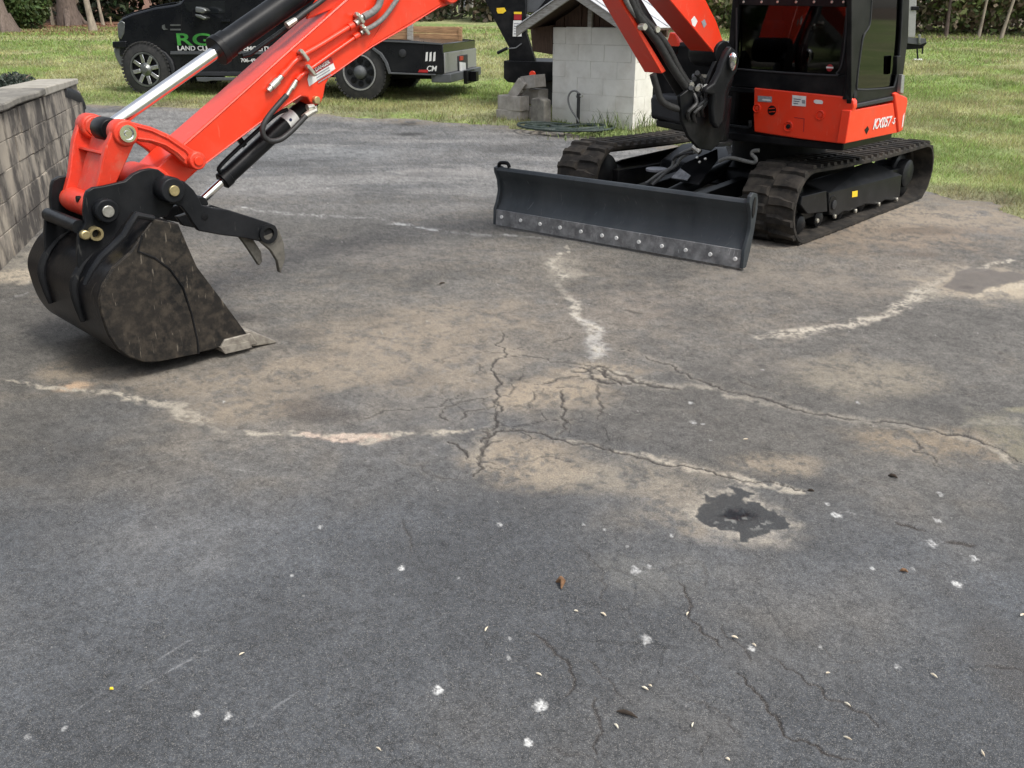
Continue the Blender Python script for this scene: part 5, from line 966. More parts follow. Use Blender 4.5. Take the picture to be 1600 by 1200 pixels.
sub('roof', 'black', cab, lambda m: m.prism(PLAN, [(-.03, -.01), (.72, -.01), (.72, .965), (-.03, .965)], zT, zT+.09), bevel=.03)
sub('corner_post', 'black', cab, lambda m: m.tube([SP.at(.0, .99, -.03), SP.at(.005, zT, -.03)], .032, 14))
dr = sub('door', 'black', cab, lambda m: m.ppx(SP, [(1331, 164), (1337, 139), (1341, 141), (1394, 138), (1399, 134), (1401, 149)], .004, -.03), bevel=.005)
sub('door_frame', 'black', dr, lambda m: m.ppx(SP, [(1330, 163), (1331, -90), (1366, -90), (1362, 0), (1359, 38), (1355, 48), (1347, 56), (1340, 110), (1336.5, 138)], .004, -.03), bevel=.005)
sub('door_frame', 'black', dr, lambda m: m.ppx(SP, [(1400, 149), (1398.5, 134), (1404, 100), (1408, 47), (1412, -90), (1425, -90), (1419, 60), (1409, 135)], .004, -.03), bevel=.005)
sub('window_pane', 'glass', dr, lambda m: m.ppx(SP, [(1337, 139), (1341, 110), (1348, 57), (1356, 49), (1360, 39), (1363, -90), (1412, -90), (1408, 47), (1403, 104), (1399, 133), (1394, 138), (1341, 141)], -.012, -.016), smooth=0)
sub('window_seal', 'plastic', dr, lambda m: m.tube(smoothpath([SP.pp(x, y, .003) for x, y in ((1362, 0), (1359, 38), (1350, 55), (1345, 80), (1339, 132), (1345, 140), (1390, 137), (1398, 131), (1404, 95), (1408, 45), (1410, 0))], 4), .006, 6))
sub('door_latch', 'black', dr, lambda m: m.ppx(SP, [(1402, 88), (1408, 87), (1406, 116), (1401, 117)], .035, .005), bevel=.004)
sub('lamp_strip', 'alu', cab, lambda m: m.ppx(SP, [(1410, 116), (1414, 118), (1412, 147), (1407, 145)], .03, -.01), bevel=.004)
mi = sub('mirror', 'alu', dr, lambda m: m.ppx(SP, [(1359, 16), (1376, 14), (1378, 22), (1377, 36), (1363, 43), (1360, 38)], -.10, -.14), bevel=.01); sub('mirror_back', 'plastic', dr, lambda m: m.ppx(SP, [(1379, 15), (1394, 14), (1395, 38), (1380, 42)], -.10, -.14), bevel=.01)
sub('wiper', 'alu', dr, lambda m: m.tube([SP.pp(1395, 42, -.03), SP.pp(1411, 27, -.03)], .004, 6))
sub('sticker', 'decalred', cab, lambda m: disc(m, FP.pp(1296.5, 106, -.028), FP.n, .022, .003)); sub('sticker_mark', 'white', cab, lambda m: m.ppx(FP, [(1291, 104), (1302, 104.6), (1302, 107), (1291, 106.6)], -.025, -.0262), smooth=0)
sub('cab_floor', 'plastic', cab, lambda m: m.prism(PLAN, [(.04, .04), (.63, .04), (.63, .92), (.04, .92)], .99, 1.02))
sub('rear_wall', 'black', cab, lambda m: m.prism(PLAN, [(.64, .03), (.67, .03), (.67, .95), (.64, .95)], .99, 1.6)); sub('rear_post', 'black', cab, lambda m: m.prism(PLAN, [(.64, .03), (.67, .03), (.67, .10), (.64, .10)], 1.6, zT)); sub('rear_post', 'black', cab, lambda m: m.prism(PLAN, [(.64, .88), (.67, .88), (.67, .95), (.64, .95)], 1.6, zT))
sub('right_wall', 'black', cab, lambda m: m.prism(PLAN, [(.05, .92), (.64, .92), (.64, .95), (.05, .95)], .99, zT))
st_ = sub('seat', 'seat', cab, lambda m: m.prism(PLAN, [(.22, .28), (.56, .28), (.56, .70), (.22, .70)], 1.25, 1.38), bevel=.04); sub('backrest', 'seat', st_, lambda m: m.prism(PLAN, [(.52, .28), (.62, .28), (.62, .70), (.52, .70)], 1.38, 2.0), bevel=.04)
sub('console', 'cabred', cab, lambda m: m.prism(PLAN, [(.15, .50), (.2, .45), (.28, .62), (.2, .66)], 1.03, 1.5), bevel=.02); sub('console', 'cabblue', cab, lambda m: m.prism(PLAN, [(.15, .70), (.3, .70), (.3, .84), (.15, .84)], 1.03, 1.46), bevel=.02)
for b_ in (.30, .60): sub('travel_lever', 'chrome', cab, lambda m: m.tube([PLAN.at(.10, b_, 1.03), PLAN.at(.16, b_, 1.4)], .009, 8))
# ---------- dozer blade
b0, b1 = G(773, 348, .03), G(1162, 417, .03); b0[2] = b1[2] = 0; BP = Pl(b0, b1-b0); BL = float(np.linalg.norm(b1-b0))
def sweep(m, prof, a0, a1):
    n = len(prof); V = [BP.at(a0, z, d) for d, z in prof]+[BP.at(a1, z, d) for d, z in prof]
    m.add(V, [tuple(range(n)), tuple(range(n, 2*n))[::-1]]+[(i, n+i, n+(i+1) % n, (i+1) % n) for i in range(n)])
mp = [(.0, .13), (-.035, .17), (-.058, .22), (-.066, .27), (-.060, .32), (-.040, .37), (-.012, .405), (-.004, .425), (-.012, .438), (-.05, .440), (-.066, .42), (-.085, .35), (-.09, .27), (-.08, .2), (-.03, .13)]
blade = sub('dozer_blade', 'blade', ex, lambda m: sweep(m, mp[::-1], 0.012, BL-.012), smooth=50)
sub('top_rail', 'blade', blade, lambda m: m.tube([BP.at(.012, .428, -.030), BP.at(BL-.012, .428, -.030)], .020, 12))
sub('cutting_edge', 'edge', blade, lambda m: sweep(m, [(.012, .02), (.006, .135), (-.008, .135), (-.002, .02)][::-1], .0, BL), bevel=.002)
for x, y in zip((140, 235, 332, 432, 536, 642, 714, 826, 941, 1060, 1183, 1308), (477, 494, 512, 530, 550, 570, 582, 602, 623, 643, 664, 687)):
    c = BP.off(.011).pp(x/3.2+740, y/3.2+190); sub('bolt', 'white', blade, lambda m: disc(m, c, BP.n, .0135, .010), bevel=.002)
for a_ in (0, BL-.018):
    ep = [(.016, .02), (.012, .14), (-.02, .2), (-.04, .27), (-.03, .35), (.0, .41), (.012, .43), (.006, .47), (-.03, .49), (-.09, .475), (-.11, .43), (-.115, .38), (-.10, .25), (-.07, .12), (-.035, .02)]
    if a_ == 0: ep = [(.016, .02), (.012, .14), (-.02, .2), (-.04, .27), (-.03, .35), (.0, .41), (.004, .445), (-.05, .46), (-.09, .44), (-.10, .25), (-.07, .12), (-.035, .02)]
    sub('end_plate', 'blade', blade, lambda m: sweep(m, ep[::-1], a_-.004, a_+.020), bevel=.004)
sub('slot', 'black', blade, lambda m: m.prism(Pl(BP.at(BL+.0045, 0), -BP.n), [(.030, .37), (.05, .33), (.068, .36), (.068, .44), (.05, .46), (.034, .43)], .003, .0))
sub('lift_hook', 'black', blade, lambda m: m.tube(smoothpath([BP.at(.02, .44, -.03), BP.at(.03, .475, -.03), BP.at(.10, .48, -.03), BP.at(.12, .45, -.03)], 4), .014, 8))
# ---------- tracks
TO = G(1255, 383); TO = A3(TO[0], TO[1], 0); TP_ = Pl(TO, dv(47.5))
LUG = None
def track(d_out, sgn, labelname):
    """d_out: the outer face of this belt; sgn -1: belt goes to smaller d (inward)"""
    global LUG
    fc, rc, rf_, rr_ = (.045, .262), (2.20, .243), .232, .213; path = []
    for k in range(13): q = R(-90-180*k/12); path.append((fc[0]+rf_*math.cos(q), fc[1]+rf_*math.sin(q)))
    for k in range(1, 12): t = k/12; path.append((fc[0]*(1-t)+rc[0]*t, (fc[1]+rf_)*(1-t)+(rc[1]+rr_)*t-.018*math.sin(math.pi*t)))
    for k in range(13): q = R(90-180*k/12); path.append((rc[0]+rr_*math.cos(q), rc[1]+rr_*math.sin(q)))
    for k in range(1, 12): t = k/12; path.append((rc[0]*(1-t)+fc[0]*t, (rc[1]-rr_)*(1-t)+(fc[1]-rf_)*t))
    n = len(path); P2 = np.array(path); T = np.roll(P2, -1, 0)-np.roll(P2, 1, 0); T /= np.linalg.norm(T, axis=1)[:, None]; Nn = np.stack([T[:, 1], -T[:, 0]], 1)
    Nn = np.where((Nn*(P2-A3(1.12, .25, 0)[:2])).sum(1)[:, None] < 0, -Nn, Nn)
    ctrd = d_out+sgn*.2; sect = [(-.2, .000), (-.2, .022), (-.185, .030), (.185, .030), (.2, .022), (.2, .0), (.1, -.010), (.04, -.010), (.035, -.045), (-.035, -.045), (-.04, -.010), (-.1, -.010)]
    def belt(m):
        V = []; k = len(sect)
        for i in range(n):
            for (w_, h_) in sect: p = P2[i]+Nn[i]*h_; V.append(TP_.at(p[0], p[1], ctrd+w_))
        m.add(V, [(i*k+j, i*k+(j+1) % k, ((i+1) % n)*k+(j+1) % k, ((i+1) % n)*k+j) for i in range(n) for j in range(k)])
    o = sub('track', 'rubber', ex, belt, smooth=40)
    # lugs
    seg = np.linalg.norm(np.roll(P2, -1, 0)-P2, axis=1); cum = np.concatenate([[0], np.cumsum(seg)]); tot = cum[-1]; nl = 52
    if LUG is None:
        V = []; Fs = []
        # a lug in its own axes: x along the belt, y across, z out
        outl = [(-.036, -.098), (.036, -.098), (.040, -.02), (.022, .03), (.010, .098), (-.044, .098), (-.030, .03)]
        k = len(outl); V = [(x, y, 0) for x, y in outl]+[(x*.66, y*(.93 if y > 0 else .86), .024) for x, y in outl]
        Fs = [tuple(range(k, 2*k))]+[(i, (i+1) % k, k+(i+1) % k, k+i) for i in range(k)]
        LUG = bpy.data.meshes.new('lug'); LUG.from_pydata(V, [], Fs); LUG.update(); LUG.materials.append(M['rubber'])
    for k in range(nl*2):
        s_ = (k+.5)*tot/(nl*2); i = int(np.searchsorted(cum, s_)-1); f = (s_-cum[i])/seg[i]; p = P2[i]*(1-f)+P2[(i+1) % n]*f; nn = Nn[i]*(1-f)+Nn[(i+1) % n]*f; nn /= np.linalg.norm(nn); tt = (nn[1], -nn[0])
        sd_ = 1 if k % 2 else -1
        X_ = (TP_.u*tt[0]+Z*tt[1]); Z_ = (TP_.u*nn[0]+Z*nn[1]); Y_ = np.cross(Z_, X_)
        c = TP_.at(p[0]+nn[0]*.026, p[1]+nn[1]*.026, ctrd+sd_*.100)
        fl = np.sign(Y_@TP_.n)*sd_
        Mx = Matrix(((X_[0], Y_[0]*fl, Z_[0], 0), (X_[1], Y_[1]*fl, Z_[1], 0), (X_[2], Y_[2]*fl, Z_[2], 0), (0, 0, 0, 1)))
        q = bpy.data.objects.new('lug', LUG); put(q, o); par = ORG[o.name]; q.matrix_basis = Matrix.Translation(Vector(tuple(c-par))) @ Mx
    # frame with its covers, rollers, idler and drive
    dO = d_out+sgn*.05; flip = -sgn
    D = lambda t: dO+sgn*t            # depth into the machine
    tr_ = lambda pts: TP_.off(TNEAR).tr([(1130+x/4.571, 180+y/4.571) for x, y in pts])
    fr_ = sub('track_frame', 'blacksatin', ex, lambda m: m.prism(TP_, tr_([(755, 560), (1276, 432), (1268, 520), (1262, 585), (1210, 612), (1160, 606), (1100, 640), (1020, 636), (960, 660), (900, 690), (860, 688), (815, 720), (760, 712), (752, 640)]), D(0), D(.10)), bevel=.008)
    sub('frame_box', 'black', fr_, lambda m: m.prism(TP_, [(.12, .13), (2.1, .13), (2.1, .30), (.12, .32)], D(.05), D(.33)), bevel=.01)
    sub('top_chamfer', 'blacksatin', fr_, lambda m: m.add([TP_.at(a, z, d) for a, z, d in [(*q_, D(0)) for q_ in tr_([(755, 556), (1276, 428)])]+[(*q_, D(.16)) for q_ in tr_([(1190, 345), (745, 500)])]]+[TP_.at(a, z-.012, d) for a, z, d in [(*q_, D(0)) for q_ in tr_([(755, 556), (1276, 428)])]+[(*q_, D(.16)) for q_ in tr_([(1190, 345), (745, 500)])]], [(0, 1, 2, 3), (7, 6, 5, 4), (0, 4, 5, 1), (1, 5, 6, 2), (2, 6, 7, 3), (3, 7, 4, 0)]), smooth=0)
    sub('front_cover', 'blacksatin', fr_, lambda m: m.prism(TP_, tr_([(566, 580), (738, 538), (746, 690), (604, 706), (552, 640)]), D(0), D(.06)), bevel=.006)
    sub('tension_port', 'black', fr_, lambda m: m.prism(TP_, tr_([(765, 585), (790, 568), (806, 590), (808, 650), (795, 690), (775, 705), (755, 690), (752, 640)]), D(-.004), D(.01)), bevel=.003)
    sub('port_cap', 'plastic', fr_, lambda m: disc(m, TP_.at(*tr_([(784, 640)])[0], D(-.008)), TP_.n, .035, .012), bevel=.002)
    sub('sticker', 'yellow', fr_, lambda m: m.prism(TP_, tr_([(920, 545), (958, 538), (956, 580), (918, 586)]), D(-.003), D(-.001)), smooth=0)
    for x, y in ((590, 795), (715, 770), (865, 715), (1020, 665), (1160, 635), (1310, 590)):
        a, z = tr_([(x, y)])[0]; sub('roller', 'black', fr_, lambda m: m.lathe(TP_.at(a, .115, D(.02)), TP_.n*sgn, [(0, .03), (.02, .065), (.08, .07), (.09, .05), (.2, .05), (.21, .07), (.28, .065)], 20))
    for x, y in ((665, 752), (790, 722), (938, 682), (1105, 634), (1232, 600)):
        a, z = tr_([(x, y)])[0]; sub('bolt', 'zinc', fr_, lambda m: disc(m, TP_.at(a, z, D(-.006)), TP_.n, .016, .02))
    sub('idler', 'black', fr_, lambda m: m.lathe(TP_.at(*fc, D(.06)), TP_.n*sgn, [(0, .05), (.02, .12), (.04, .19), (.1, .20), (.18, .19), (.2, .12), (.22, .05)], 30))
    sp2 = sub('drive_motor', 'blacksatin', fr_, lambda m: m.lathe(TP_.at(rc[0]-.16, rc[1]+.0, D(.01)), TP_.n*sgn, [(0, .095), (.012, .115), (.08, .118), (.09, .15), (.11, .15), (.12, .10), (.28, .10)], 32))
    def sprk(m):
        cc = TP_.at(rc[0]-.02, rc[1], D(.15)); V = []; k = 22
        for i in range(k*2):
            q = math.pi*i/k; r_ = .185 if i % 2 else .155
            for d in (0, .03): V.append(cc+(TP_.u*math.cos(q)+Z*math.sin(q))*r_+TP_.n*sgn*d)
        n2 = k*2; m.add(V, [tuple(2*i for i in range(n2)), tuple(2*i+1 for i in range(n2))[::-1]]+[(2*i, 2*i+1, 2*((i+1) % n2)+1, 2*((i+1) % n2)) for i in range(n2)])
    sub('sprocket', 'blacksatin', fr_, sprk)
    return o
TNEAR = -.05
track(0, -1, 'near'); track(-2.08, 1, 'far')
# ---------- centre frame, blade arms and lines
cf = sub('centre_frame', 'black', ex, lambda m: m.prism(TP_, [(.55, .22), (1.9, .22), (1.8, .40), (1.5, .46), (.9, .46), (.6, .36)], -.46, -1.62), bevel=.02)
for d in (-.78, -1.30): sub('blade_arm', 'black', cf, lambda m: m.prism(TP_, [(-.42, .10), (.8, .20), (.8, .32), (-.2, .26), (-.42, .28)], d, d-.09), bevel=.008)
KP = Pl(TP_.at(.02, 0, -1.04), dv(-42.5))
sub('blade_cylinder', 'blacksatin', cf, lambda m: m.tube([TP_.at(.75, .36, -1.04), TP_.at(-.35, .20, -1.04)], .055, 20))
cv = sub('cylinder_cover', 'black', cf, lambda m: m.add([KP.pp(x, y, d) for x, y, d in ((1068, 255, -.1), (1121, 232, -.35), (1122, 248, -.25), (1092, 288, .06), (1049, 279, .08))]+[KP.pp(x, y, d)-Z*.012 for x, y, d in ((1068, 255, -.1), (1121, 232, -.35), (1122, 248, -.25), (1092, 288, .06), (1049, 279, .08))], [(0, 4, 3, 2, 1), (5, 6, 7, 8, 9)]+[(i, (i+1) % 5, 5+(i+1) % 5, 5+i) for i in range(5)]), bevel=.004, smooth=0)
sub('cover_tab', 'edge', cv, lambda m: m.add([KP.pp(x, y, d) for x, y, d in ((1049, 277, .09), (1063, 263, .03), (1079, 274, .05), (1074, 281, .09))]+[KP.pp(x, y, d)-Z*.006 for x, y, d in ((1049, 277, .09), (1063, 263, .03), (1079, 274, .05), (1074, 281, .09))], [(0, 3, 2, 1), (4, 5, 6, 7)]+[(i, (i+1) % 4, 4+(i+1) % 4, 4+i) for i in range(4)]), smooth=0)
for x, y in ((1063, 272), (1076, 275), (1089, 246), (1102, 248), (1093, 253)): sub('bolt', 'zinc', cv, lambda m: disc(m, KP.pp(x, y, .04), Z+KP.n, .010, .012))
sub('grease_lid', 'decalgrey', cf, lambda m: m.tube([KP.pp(1026, 263, -.15)-Z*.02, KP.pp(1026, 263, -.15)], .085, 24), bevel=.003)
for pts, mt, r_ in (([(1008, 288), (1030, 272), (1049, 262), (1054, 249), (1066, 239), (1084, 231)], 'grey_hose', .013), ([(1020, 288), (1042, 268), (1056, 259), (1064, 247), (1076, 240), (1092, 236)], 'grey_hose', .013), ([(1124, 252), (1133, 248), (1146, 247), (1166, 252), (1179, 254), (1181, 248), (1175, 241), (1177, 236), (1186, 235)], 'grey_hose', .014), ([(1052, 250), (1058, 244), (1070, 240), (1084, 238)], 'hose', .016)):
    sub('hydraulic_pipe', mt, cf, lambda m: m.tube(smoothpath([KP.pp(x, y, .0) for x, y in pts], 5), r_, 10))
sub('fitting', 'zinc', cf, lambda m: m.tube([KP.pp(1083, 229, .0), KP.pp(1094, 238, .0)], .022, 10)); sub('tag_plate', 'decalgrey', cf, lambda m: m.ppx(KP, [(1134, 230), (1141, 227), (1144, 238), (1138, 242)], -.2, -.21), smooth=0)
# ================================================================ BLACK FLATBED TRUCK
f0, r0 = GT(236, 151), GT(568, 160); print('wheelbase', np.linalg.norm(f0-r0), f0, r0)
zt_ = tz(0, (f0[1]+r0[1])/2); TR = Pl((f0[0], f0[1], zt_), A3(r0[0]-f0[0], r0[1]-f0[1], 0)); WBt = float(TR.px(568, 160)[0]); WBt = float(np.linalg.norm((r0-f0)[:2]))
tk = empty('flatbed_truck', TR.at(WBt/2, 0, -1), 'black crew cab flatbed truck with green lettering parked on the lawn', 'truck')
Rw = .43
def T_(nm, mat, pts, d0, d1, par=tk, bevel=.01, **k): return sub(nm, mat, par, lambda m: m.prism(TR, TR.off(max(d0, d1)).tr(pts), d0, d1), bevel=bevel, **k)
archF = [(273, 122), (272, 108), (268, 94), (258, 82), (245, 75), (231, 73), (217, 77), (207, 85), (200, 95)]
body = T_('body', 'truck', [(183, 36), (190, 28), (207, 21), (240, 12), (272, 7), (281, 4), (288, -6), (330, -12), (560, -20), (572, 60), (572, 112), (470, 116), (380, 117)]+archF+[(197, 92), (186, 88)], .0, -1.90, bevel=.03)
T_('hood', 'truck', [(184, 33), (192, 26), (209, 18.5), (240, 9.5), (272, 3), (281, 4), (240, 13), (207, 22), (190, 29)], -.16, -1.74, bevel=.02)
T_('fender_flare', 'plastic', archF+[(204, 97), (211, 88), (221, 81), (232, 78), (244, 80), (255, 86), (263, 97), (267, 110), (268, 122)], .03, -.05, bevel=.008)
T_('rocker', 'plastic', [(280, 112), (480, 112), (480, 119), (280, 119)], .015, -.08, bevel=.01)
T_('side_step', 'trimgrey', [(306, 121), (420, 122), (420, 126), (330, 126), (322, 128), (308, 127)], .10, .02, bevel=.006)
T_('bumper', 'bumper', [(178, 74), (198, 74), (198, 105), (188, 105), (181, 92), (177, 80)], -.02, -1.88, bevel=.02); T_('bumper_top', 'truck', [(175, 65), (197, 64), (197, 75), (176, 75)], .02, -1.92, bevel=.01)
T_('headlight', 'bumper', [(183, 37), (190, 32), (195, 36), (194, 52), (189, 62), (184, 58)], .006, -.30, bevel=.012)
T_('belt_trim', 'trimgrey', [(266, 80), (560, 80), (560, 84.5), (266, 85)], .012, .0, bevel=.003)
# greenhouse
gh = sub('greenhouse', 'truck', tk, lambda m: m.prism(TR, TR.off(-.12).tr([(285, -2), (312, -62), (330, -70), (470, -74), (492, -4)]), -.14, -1.76), bevel=.04)
T_('side_window', 'glass_dark', [(296, -3), (312, -40), (362, -42), (362, -3)], -.125, -.15, par=gh, bevel=.0); T_('side_window', 'glass_dark', [(370, -3), (370, -42), (440, -44), (446, -4)], -.125, -.15, par=gh, bevel=.0)
T_('windscreen', 'glass_dark', [(279, 3), (283, 2), (308, -60), (303, -58)], -.2, -1.7, par=gh, bevel=.0)
T_('glass_band', 'glass_dark', [(287, 3), (292, 16), (306, 22), (352, 20), (352, 1)], .004, -.002, bevel=0)
for x in (283, 363, 448): T_('door_seam', 'black', [(x, 8), (x+1, 8), (x+1, 112), (x, 112)], .002, -.01, bevel=0)
for x in (345, 430): T_('door_handle', 'truck', [(x, 31), (x+14, 31), (x+14, 34.5), (x, 34.5)], .03, .0, bevel=.004)
mr_ = T_('mirror', 'bumper', [(305, 10), (318, 13), (323, 17), (316, 21), (305, 19)], .28, .14, bevel=.015); T_('mirror', 'bumper', [(304, 22), (313, 23), (322, 28), (318, 31), (306, 26)], .28, .14, bevel=.012); T_('mirror_arm', 'black', [(300, 14), (308, 14), (308, 26), (300, 26)], .2, .0, bevel=.004)
T_('badge', 'bumper', [(253, 40), (257, 38), (258, 44), (262, 46), (256, 47), (253, 44)], .008, .0, bevel=0)
for y in (38, 45): T_('badge', 'bumper', [(266, y), (282, y), (282, y+2.5), (266, y+2.5)], .008, .0, bevel=0)
def ttxt(s_, x, y, hpx, mat, sx=1.0):
    a, z = TR.off(.006).px(x, y); dd_ = 15.0/F; return textmesh(s_, hpx*dd_*1.38, TR, a, z, .006, M[mat], body, align='LEFT', sx=sx)
ttxt('RGC', 274, 62.5, 16.5, 'green', 1.9)
ttxt('LAND CLEARING & DEMOLITION', 277, 75.5, 6.4, 'white', 1.22); ttxt('706-49', 376, 94.5, 5, 'white', 1.2)
# wheels
def wheel(a, d, kind, cz=None):
    c = TR.at(a, Rw, d); rg = [i/10 for i in range(5)]
    w_ = sub('wheel', 'plastic' if kind else 'black', tk, lambda m: m.lathe(c-TR.n*.20, TR.n, [(0, .10), (.02, .24), (.16, .245), (.185, .262), (.2, .262), (.2, .245), (.15, .225), (.145, .11), (.16, .10), (.17, .05)], 40), smooth=35)
    sub('tyre', 'tyre', w_, lambda m: m.lathe(c-TR.n*.28, TR.n, [(0, .25), (.01, .33), (.03, .40), (.06, .415), (.22, .415), (.255, .40), (.275, .33), (.28, .27), (.26, .258), (.26, .25), (.02, .25)], 56), smooth=30)
    def tread(m):
        for k in range(44):
            q = 2*math.pi*k/44; rd = TR.u*math.cos(q)+Z*math.sin(q); tg = -TR.u*math.sin(q)+Z*math.cos(q)
            for dd_ in (-.035, -.245): m.box(c+TR.n*dd_+rd*.409, rd*.010, tg*.018, TR.n*.032)
    tr = sub('tread_blocks', 'tyre', w_, tread, smooth=0); tr['kind'] = 'stuff'
    if kind == 0:
        for k in range(8):
            q = 2*math.pi*k/8+.2; rd = TR.u*math.cos(q)+Z*math.sin(q); tg = -TR.u*math.sin(q)+Z*math.cos(q)
            sub('spoke', 'chrome', w_, lambda m: m.box(c-TR.n*.02+rd*.165, rd*.065, tg*.030, TR.n*.012), bevel=.006)
        sub('hub', 'bumper', w_, lambda m: m.lathe(c-TR.n*.04, TR.n, [(0, .10), (.03, .10), (.06, .06), (.075, .055), (.08, .03)], 24)); sub('rim_ring', 'bumper', w_, lambda m: m.lathe(c-TR.n*.025, TR.n, [(0, .262), (.03, .262), (.03, .235), (0, .235)], 40, ring=True))
    elif kind == 1:
        for k in range(8):
            q = 2*math.pi*k/8; rd = TR.u*math.cos(q)+Z*math.sin(q); sub('wheel_hole', 'black', w_, lambda m: disc(m, c-TR.n*.046+rd*.165, TR.n, .045, .014))
        sub('hub', 'trimgrey', w_, lambda m: m.lathe(c-TR.n*.06, TR.n, [(0, .10), (.05, .095), (.09, .06), (.1, .03)], 16)); sub('rim_ring', 'alu', w_, lambda m: m.lathe(c-TR.n*.012, TR.n, [(0, .262), (.02, .262), (.02, .240), (0, .240)], 40, ring=True))
wheel(0, .05, 0); wheel(WBt, .10, 1); wheel(0, -1.55, 2); wheel(WBt, -1.6, 2)
# flatbed body
fb = T_('flatbed', 'truck', [(508, 50), (560, 58), (640, 63), (692, 68), (692, 116), (676, 115), (609, 113), (604, 100), (594, 86), (582, 78), (566, 75), (548, 80), (536, 92), (528, 108), (508, 108)], .10, -1.95, bevel=.012)
T_('bed_rail', 'trimgrey', [(560, 61), (640, 64.5), (690, 67.5), (690, 70), (640, 67), (560, 63.5)], .115, .10, bevel=.002, par=fb)
T_('arch_trim', 'trimgrey', [(583, 74), (596, 83), (605, 97), (610, 113), (680, 116), (680, 118), (607, 115.5), (601, 98), (593, 86), (581, 77)], .13, .06, bevel=.003, par=fb)
for x in (661.5, ): T_('bed_seam', 'black', [(x, 64), (x+1, 64), (x+1, 114), (x, 114)], .103, .09, bevel=0, par=fb)
c = TR.off(.105).pp(629, 83); sub('filler_cap', 'plastic', fb, lambda m: disc(m, c, TR.n, .055, .02))
for k in range(3):
    x = 664+k*6; T_('slash_mark', 'white', [(x+1.5, 82), (x+4.5, 81), (x+4, 95), (x+.5, 96)], .103, .1, bevel=0, par=fb)
a, z = TR.off(.104).px(674, 107.5); textmesh('CM', .105, TR, a, z, .104, M['white'], fb, shear=.2)
T_('marker_lamp', 'red', [(655, 109), (669, 109), (668, 113.5), (653, 113)], .108, .1, bevel=0, par=fb)
RC = TR.at(TR.off(.10).px(692, 68)[0], 0, .10); RP_ = Pl(RC, -TR.n)            # rear face of the bed: u runs away from the camera side
rz1 = TR.off(.10).px(692, 68)[1]; rz0 = TR.off(.10).px(692, 115)[1]; bw_ = 2.05
sub('tail_panel', 'alu', fb, lambda m: m.prism(RP_, [(.02, rz0), (bw_-.02, rz0), (bw_-.02, rz1-.13), (.02, rz1-.13)], .02, .0), bevel=.004)
tl = sub('tail_lamp', 'plastic', fb, lambda m: m.prism(RP_, [(.75, rz1-.42), (1.35, rz1-.42), (1.35, rz1-.2), (.75, rz1-.2)], .04, .02), bevel=.006)
sub('lamp_lens', 'red', tl, lambda m: m.prism(RP_, [(.80, rz1-.27), (1.0, rz1-.27), (1.0, rz1-.21), (.80, rz1-.21)], .055, .04)); sub('lamp_lens', 'white', tl, lambda m: m.prism(RP_, [(.80, rz1-.43), (1.15, rz1-.46), (1.15, rz1-.32), (.80, rz1-.29)], .055, .04))
sub('rear_bumper', 'trimgrey', tk, lambda m: m.prism(RP_, [(.02, rz0-.13), (bw_-.02, rz0-.13), (bw_-.02, rz0-.005), (.02, rz0-.005)], .10, -.20), bevel=.01)
hx = sub('hitch', 'black', tk, lambda m: m.prism(RP_, [(.8, rz0-.20), (1.3, rz0-.20), (1.3, rz0+.0), (.8, rz0+.0)], .16, .1), bevel=.01); sub('hitch_bar', 'black', hx, lambda m: m.prism(RP_, [(.95, rz0-.17), (1.12, rz0-.17), (1.12, rz0-.02), (.95, rz0-.02)], .27, .16), bevel=.006)
T_('side_lamp', 'white', [(680, 118.5), (692, 119), (692, 122), (680, 121)], .03, .0, par=tk, bevel=0); T_('side_lamp', 'red', [(692.5, 119), (698, 119), (698, 122), (692.5, 122)], .02, .0, par=tk, bevel=0)
T_('chassis', 'black', [(470, 104), (690, 112), (690, 124), (470, 120)], -.45, -1.5, bevel=.01)
# wooden sideboards standing on the bed
for k, (x0, x1, y0, y1, d) in enumerate([(560, 637, 41, 50, .02), (560, 637, 51, 60, .02), (636, 645, 36, 62, .045), (646, 720, 42, 51, .02), (655, 720, 52, 60, .03), (590, 722, 40, 50, -1.6), (590, 722, 51, 62, -1.6), (716, 721, 43, 63, .04), (560, 640, 46, 58, -.8)]):
    T_('sideboard', ('wood', 'oldwood')[k == 2] if k != 2 else 'oldwood', [(x0, y0), (x1, y0+2), (x1, y1+2), (x0, y1)], d, d-.03, bevel=.004)
# ================================================================ GOOSENECK TRAILER BEHIND THE PUMP HOUSE
GN = Pl((0, 13.6, tz(0, 13.6)), dv(-12))
gt = empty('gooseneck_trailer', GN.at(.3, 0, -.5), 'black gooseneck trailer with sloping neck behind the pump house', 'trailer')
def N_(nm, mat, pts, d0, d1, par=gt, bevel=.008, **k): return sub(nm, mat, par, lambda m: m.prism(GN, GN.off(max(d0, d1)).tr(pts), d0, d1), bevel=bevel, **k)
nk = N_('neck', 'black', [(752, -12), (821, -22), (822, 52), (838, 101), (795, 101), (795, 74), (772, 30)], .0, -.12); N_('neck_plate', 'black', [(752, -12), (821, -22), (822, 52), (838, 101), (795, 101), (795, 74), (772, 30)], -.9, -1.02)
N_('front_beam', 'black', [(787, 95), (880, 97), (880, 126), (806, 130), (793, 128), (787, 122)], .05, -1.0)
N_('deck_beam', 'black', [(870, 96), (1000, 99), (1000, 112), (870, 112)], .0, -.15); N_('deck_beam', 'black', [(870, 96), (1000, 99), (1000, 112), (870, 112)], -.9, -1.05)
N_('strut', 'black', [(858, -8), (870, -8), (834, 36), (826, 32)], -.1, -.18); N_('battery_box', 'trimgrey', [(823, -5), (854, -5), (850, 18), (823, 20)], -.12, -.5)
N_('latch_bolt', 'bumper', [(822, 22), (828, 24), (827, 29), (822, 28)], .03, 0.)
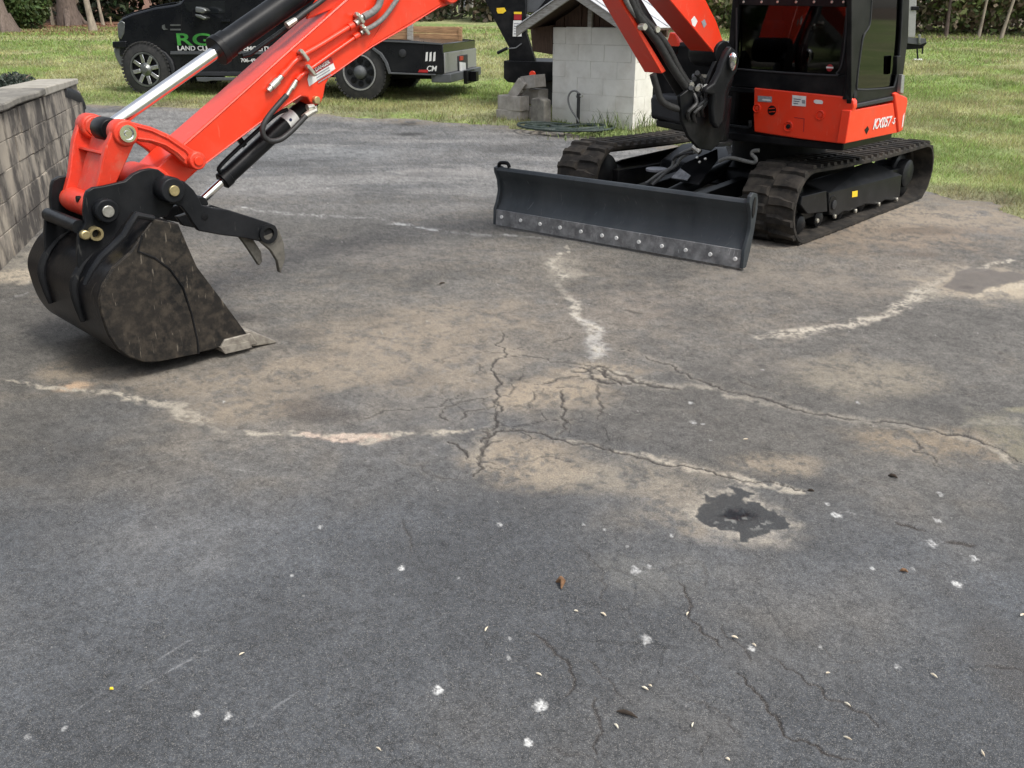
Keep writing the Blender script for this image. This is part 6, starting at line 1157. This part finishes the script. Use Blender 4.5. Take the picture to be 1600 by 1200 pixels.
st1 = N_('sticker', 'yellow', [(776, 12.5), (788, 11.8), (791, 17), (786, 21), (778, 21), (776, 17)], .004, .001, bevel=0)
N_('sticker', 'yellow', [(803, 18.5), (815, 18.5), (815, 22), (803, 22)], .004, .001, bevel=0); N_('sticker', 'decalred', [(803, 22.5), (815, 22.5), (815, 31), (803, 31)], .004, .001, bevel=0); N_('sticker', 'white', [(802, 32), (815, 32), (815, 57), (801, 57)], .004, .001, bevel=0)
for y in (36, 40, 44, 48, 52): N_('print_line', 'decalgrey', [(803, y), (813, y), (813, y+1.3), (803, y+1.3)], .0055, .004, bevel=0)
sub('jack_handle', 'blacksatin', gt, lambda m: m.tube([GN.pp(777, 83, .1), GN.pp(793, 75, .1)], .022, 8)); sub('jack_handle', 'trimgrey', gt, lambda m: m.tube([GN.pp(793, 76, .1), GN.pp(806, 75, .06), GN.pp(815, 68, .03)], .009, 8))
sub('marker_lamp', 'orange', gt, lambda m: disc(m, GN.pp(832, 116, .06), GN.n, .045, .03)); sub('chain', 'brass', gt, lambda m: m.tube([GN.pp(828, 120, .07), GN.pp(826, 128, .07)], .016, 6))
cw = GN.off(-.1).pp(850, 146); tw = sub('wheel', 'plastic', gt, lambda m: m.lathe(cw-GN.n*.1, GN.n, [(0, .2), (.1, .2), (.12, .12)], 24)); sub('tyre', 'tyre', tw, lambda m: m.lathe(cw-GN.n*.2, GN.n, [(0, .2), (.02, .34), (.05, .38), (.18, .38), (.22, .34), (.23, .22)], 36))
# small trailer tongue seen past the cab
UT = Pl((0, 15.5, tz(0, 15.5)), dv(-8)); ut = empty('trailer_tongue', UT.at(UT.px(1430, 90)[0], 0), 'galvanised trailer jack and dark tongue seen just right of the digger cab', 'trailer tongue')
def U_(nm, mat, pts, d0, d1, bevel=.004): return sub(nm, mat, ut, lambda m: m.prism(UT, UT.off(max(d0, d1)).tr(pts), d0, d1), bevel=bevel)
U_('jack_post', 'alu', [(1420, -20), (1433, -20), (1430, 58), (1419, 58)], .03, -.05); U_('jack_clamp', 'black', [(1424, 10), (1436, 10), (1436, 16), (1424, 16)], .05, -.06)
U_('tongue', 'black', [(1380, 62), (1447, 60), (1448, 68), (1440, 76), (1380, 80)], -.02, -.14); U_('coupler', 'trimgrey', [(1418, 58), (1445, 60), (1448, 66), (1438, 70), (1418, 68)], .03, -.01); U_('coupler_latch', 'bumper', [(1435, 54), (1438.5, 54), (1438.5, 68), (1435, 68)], .05, .03)
sub('chain', 'blacksatin', ut, lambda m: m.tube([UT.pp(1442, 72), UT.pp(1441, 84)], .012, 6)); sub('chain', 'blacksatin', ut, lambda m: m.tube([UT.pp(1433, 76), UT.pp(1434, 92)], .012, 6))
p = GT(1433, 97); m_ = MB(); m_.box(p+Z*.03, A3(.10, -.02, 0), A3(.02, .06, 0), Z*.04); o = m_.build('stone', M['white'], None, bevel=.02); tag(o, 'white stone on the grass under the trailer jack', 'stone')
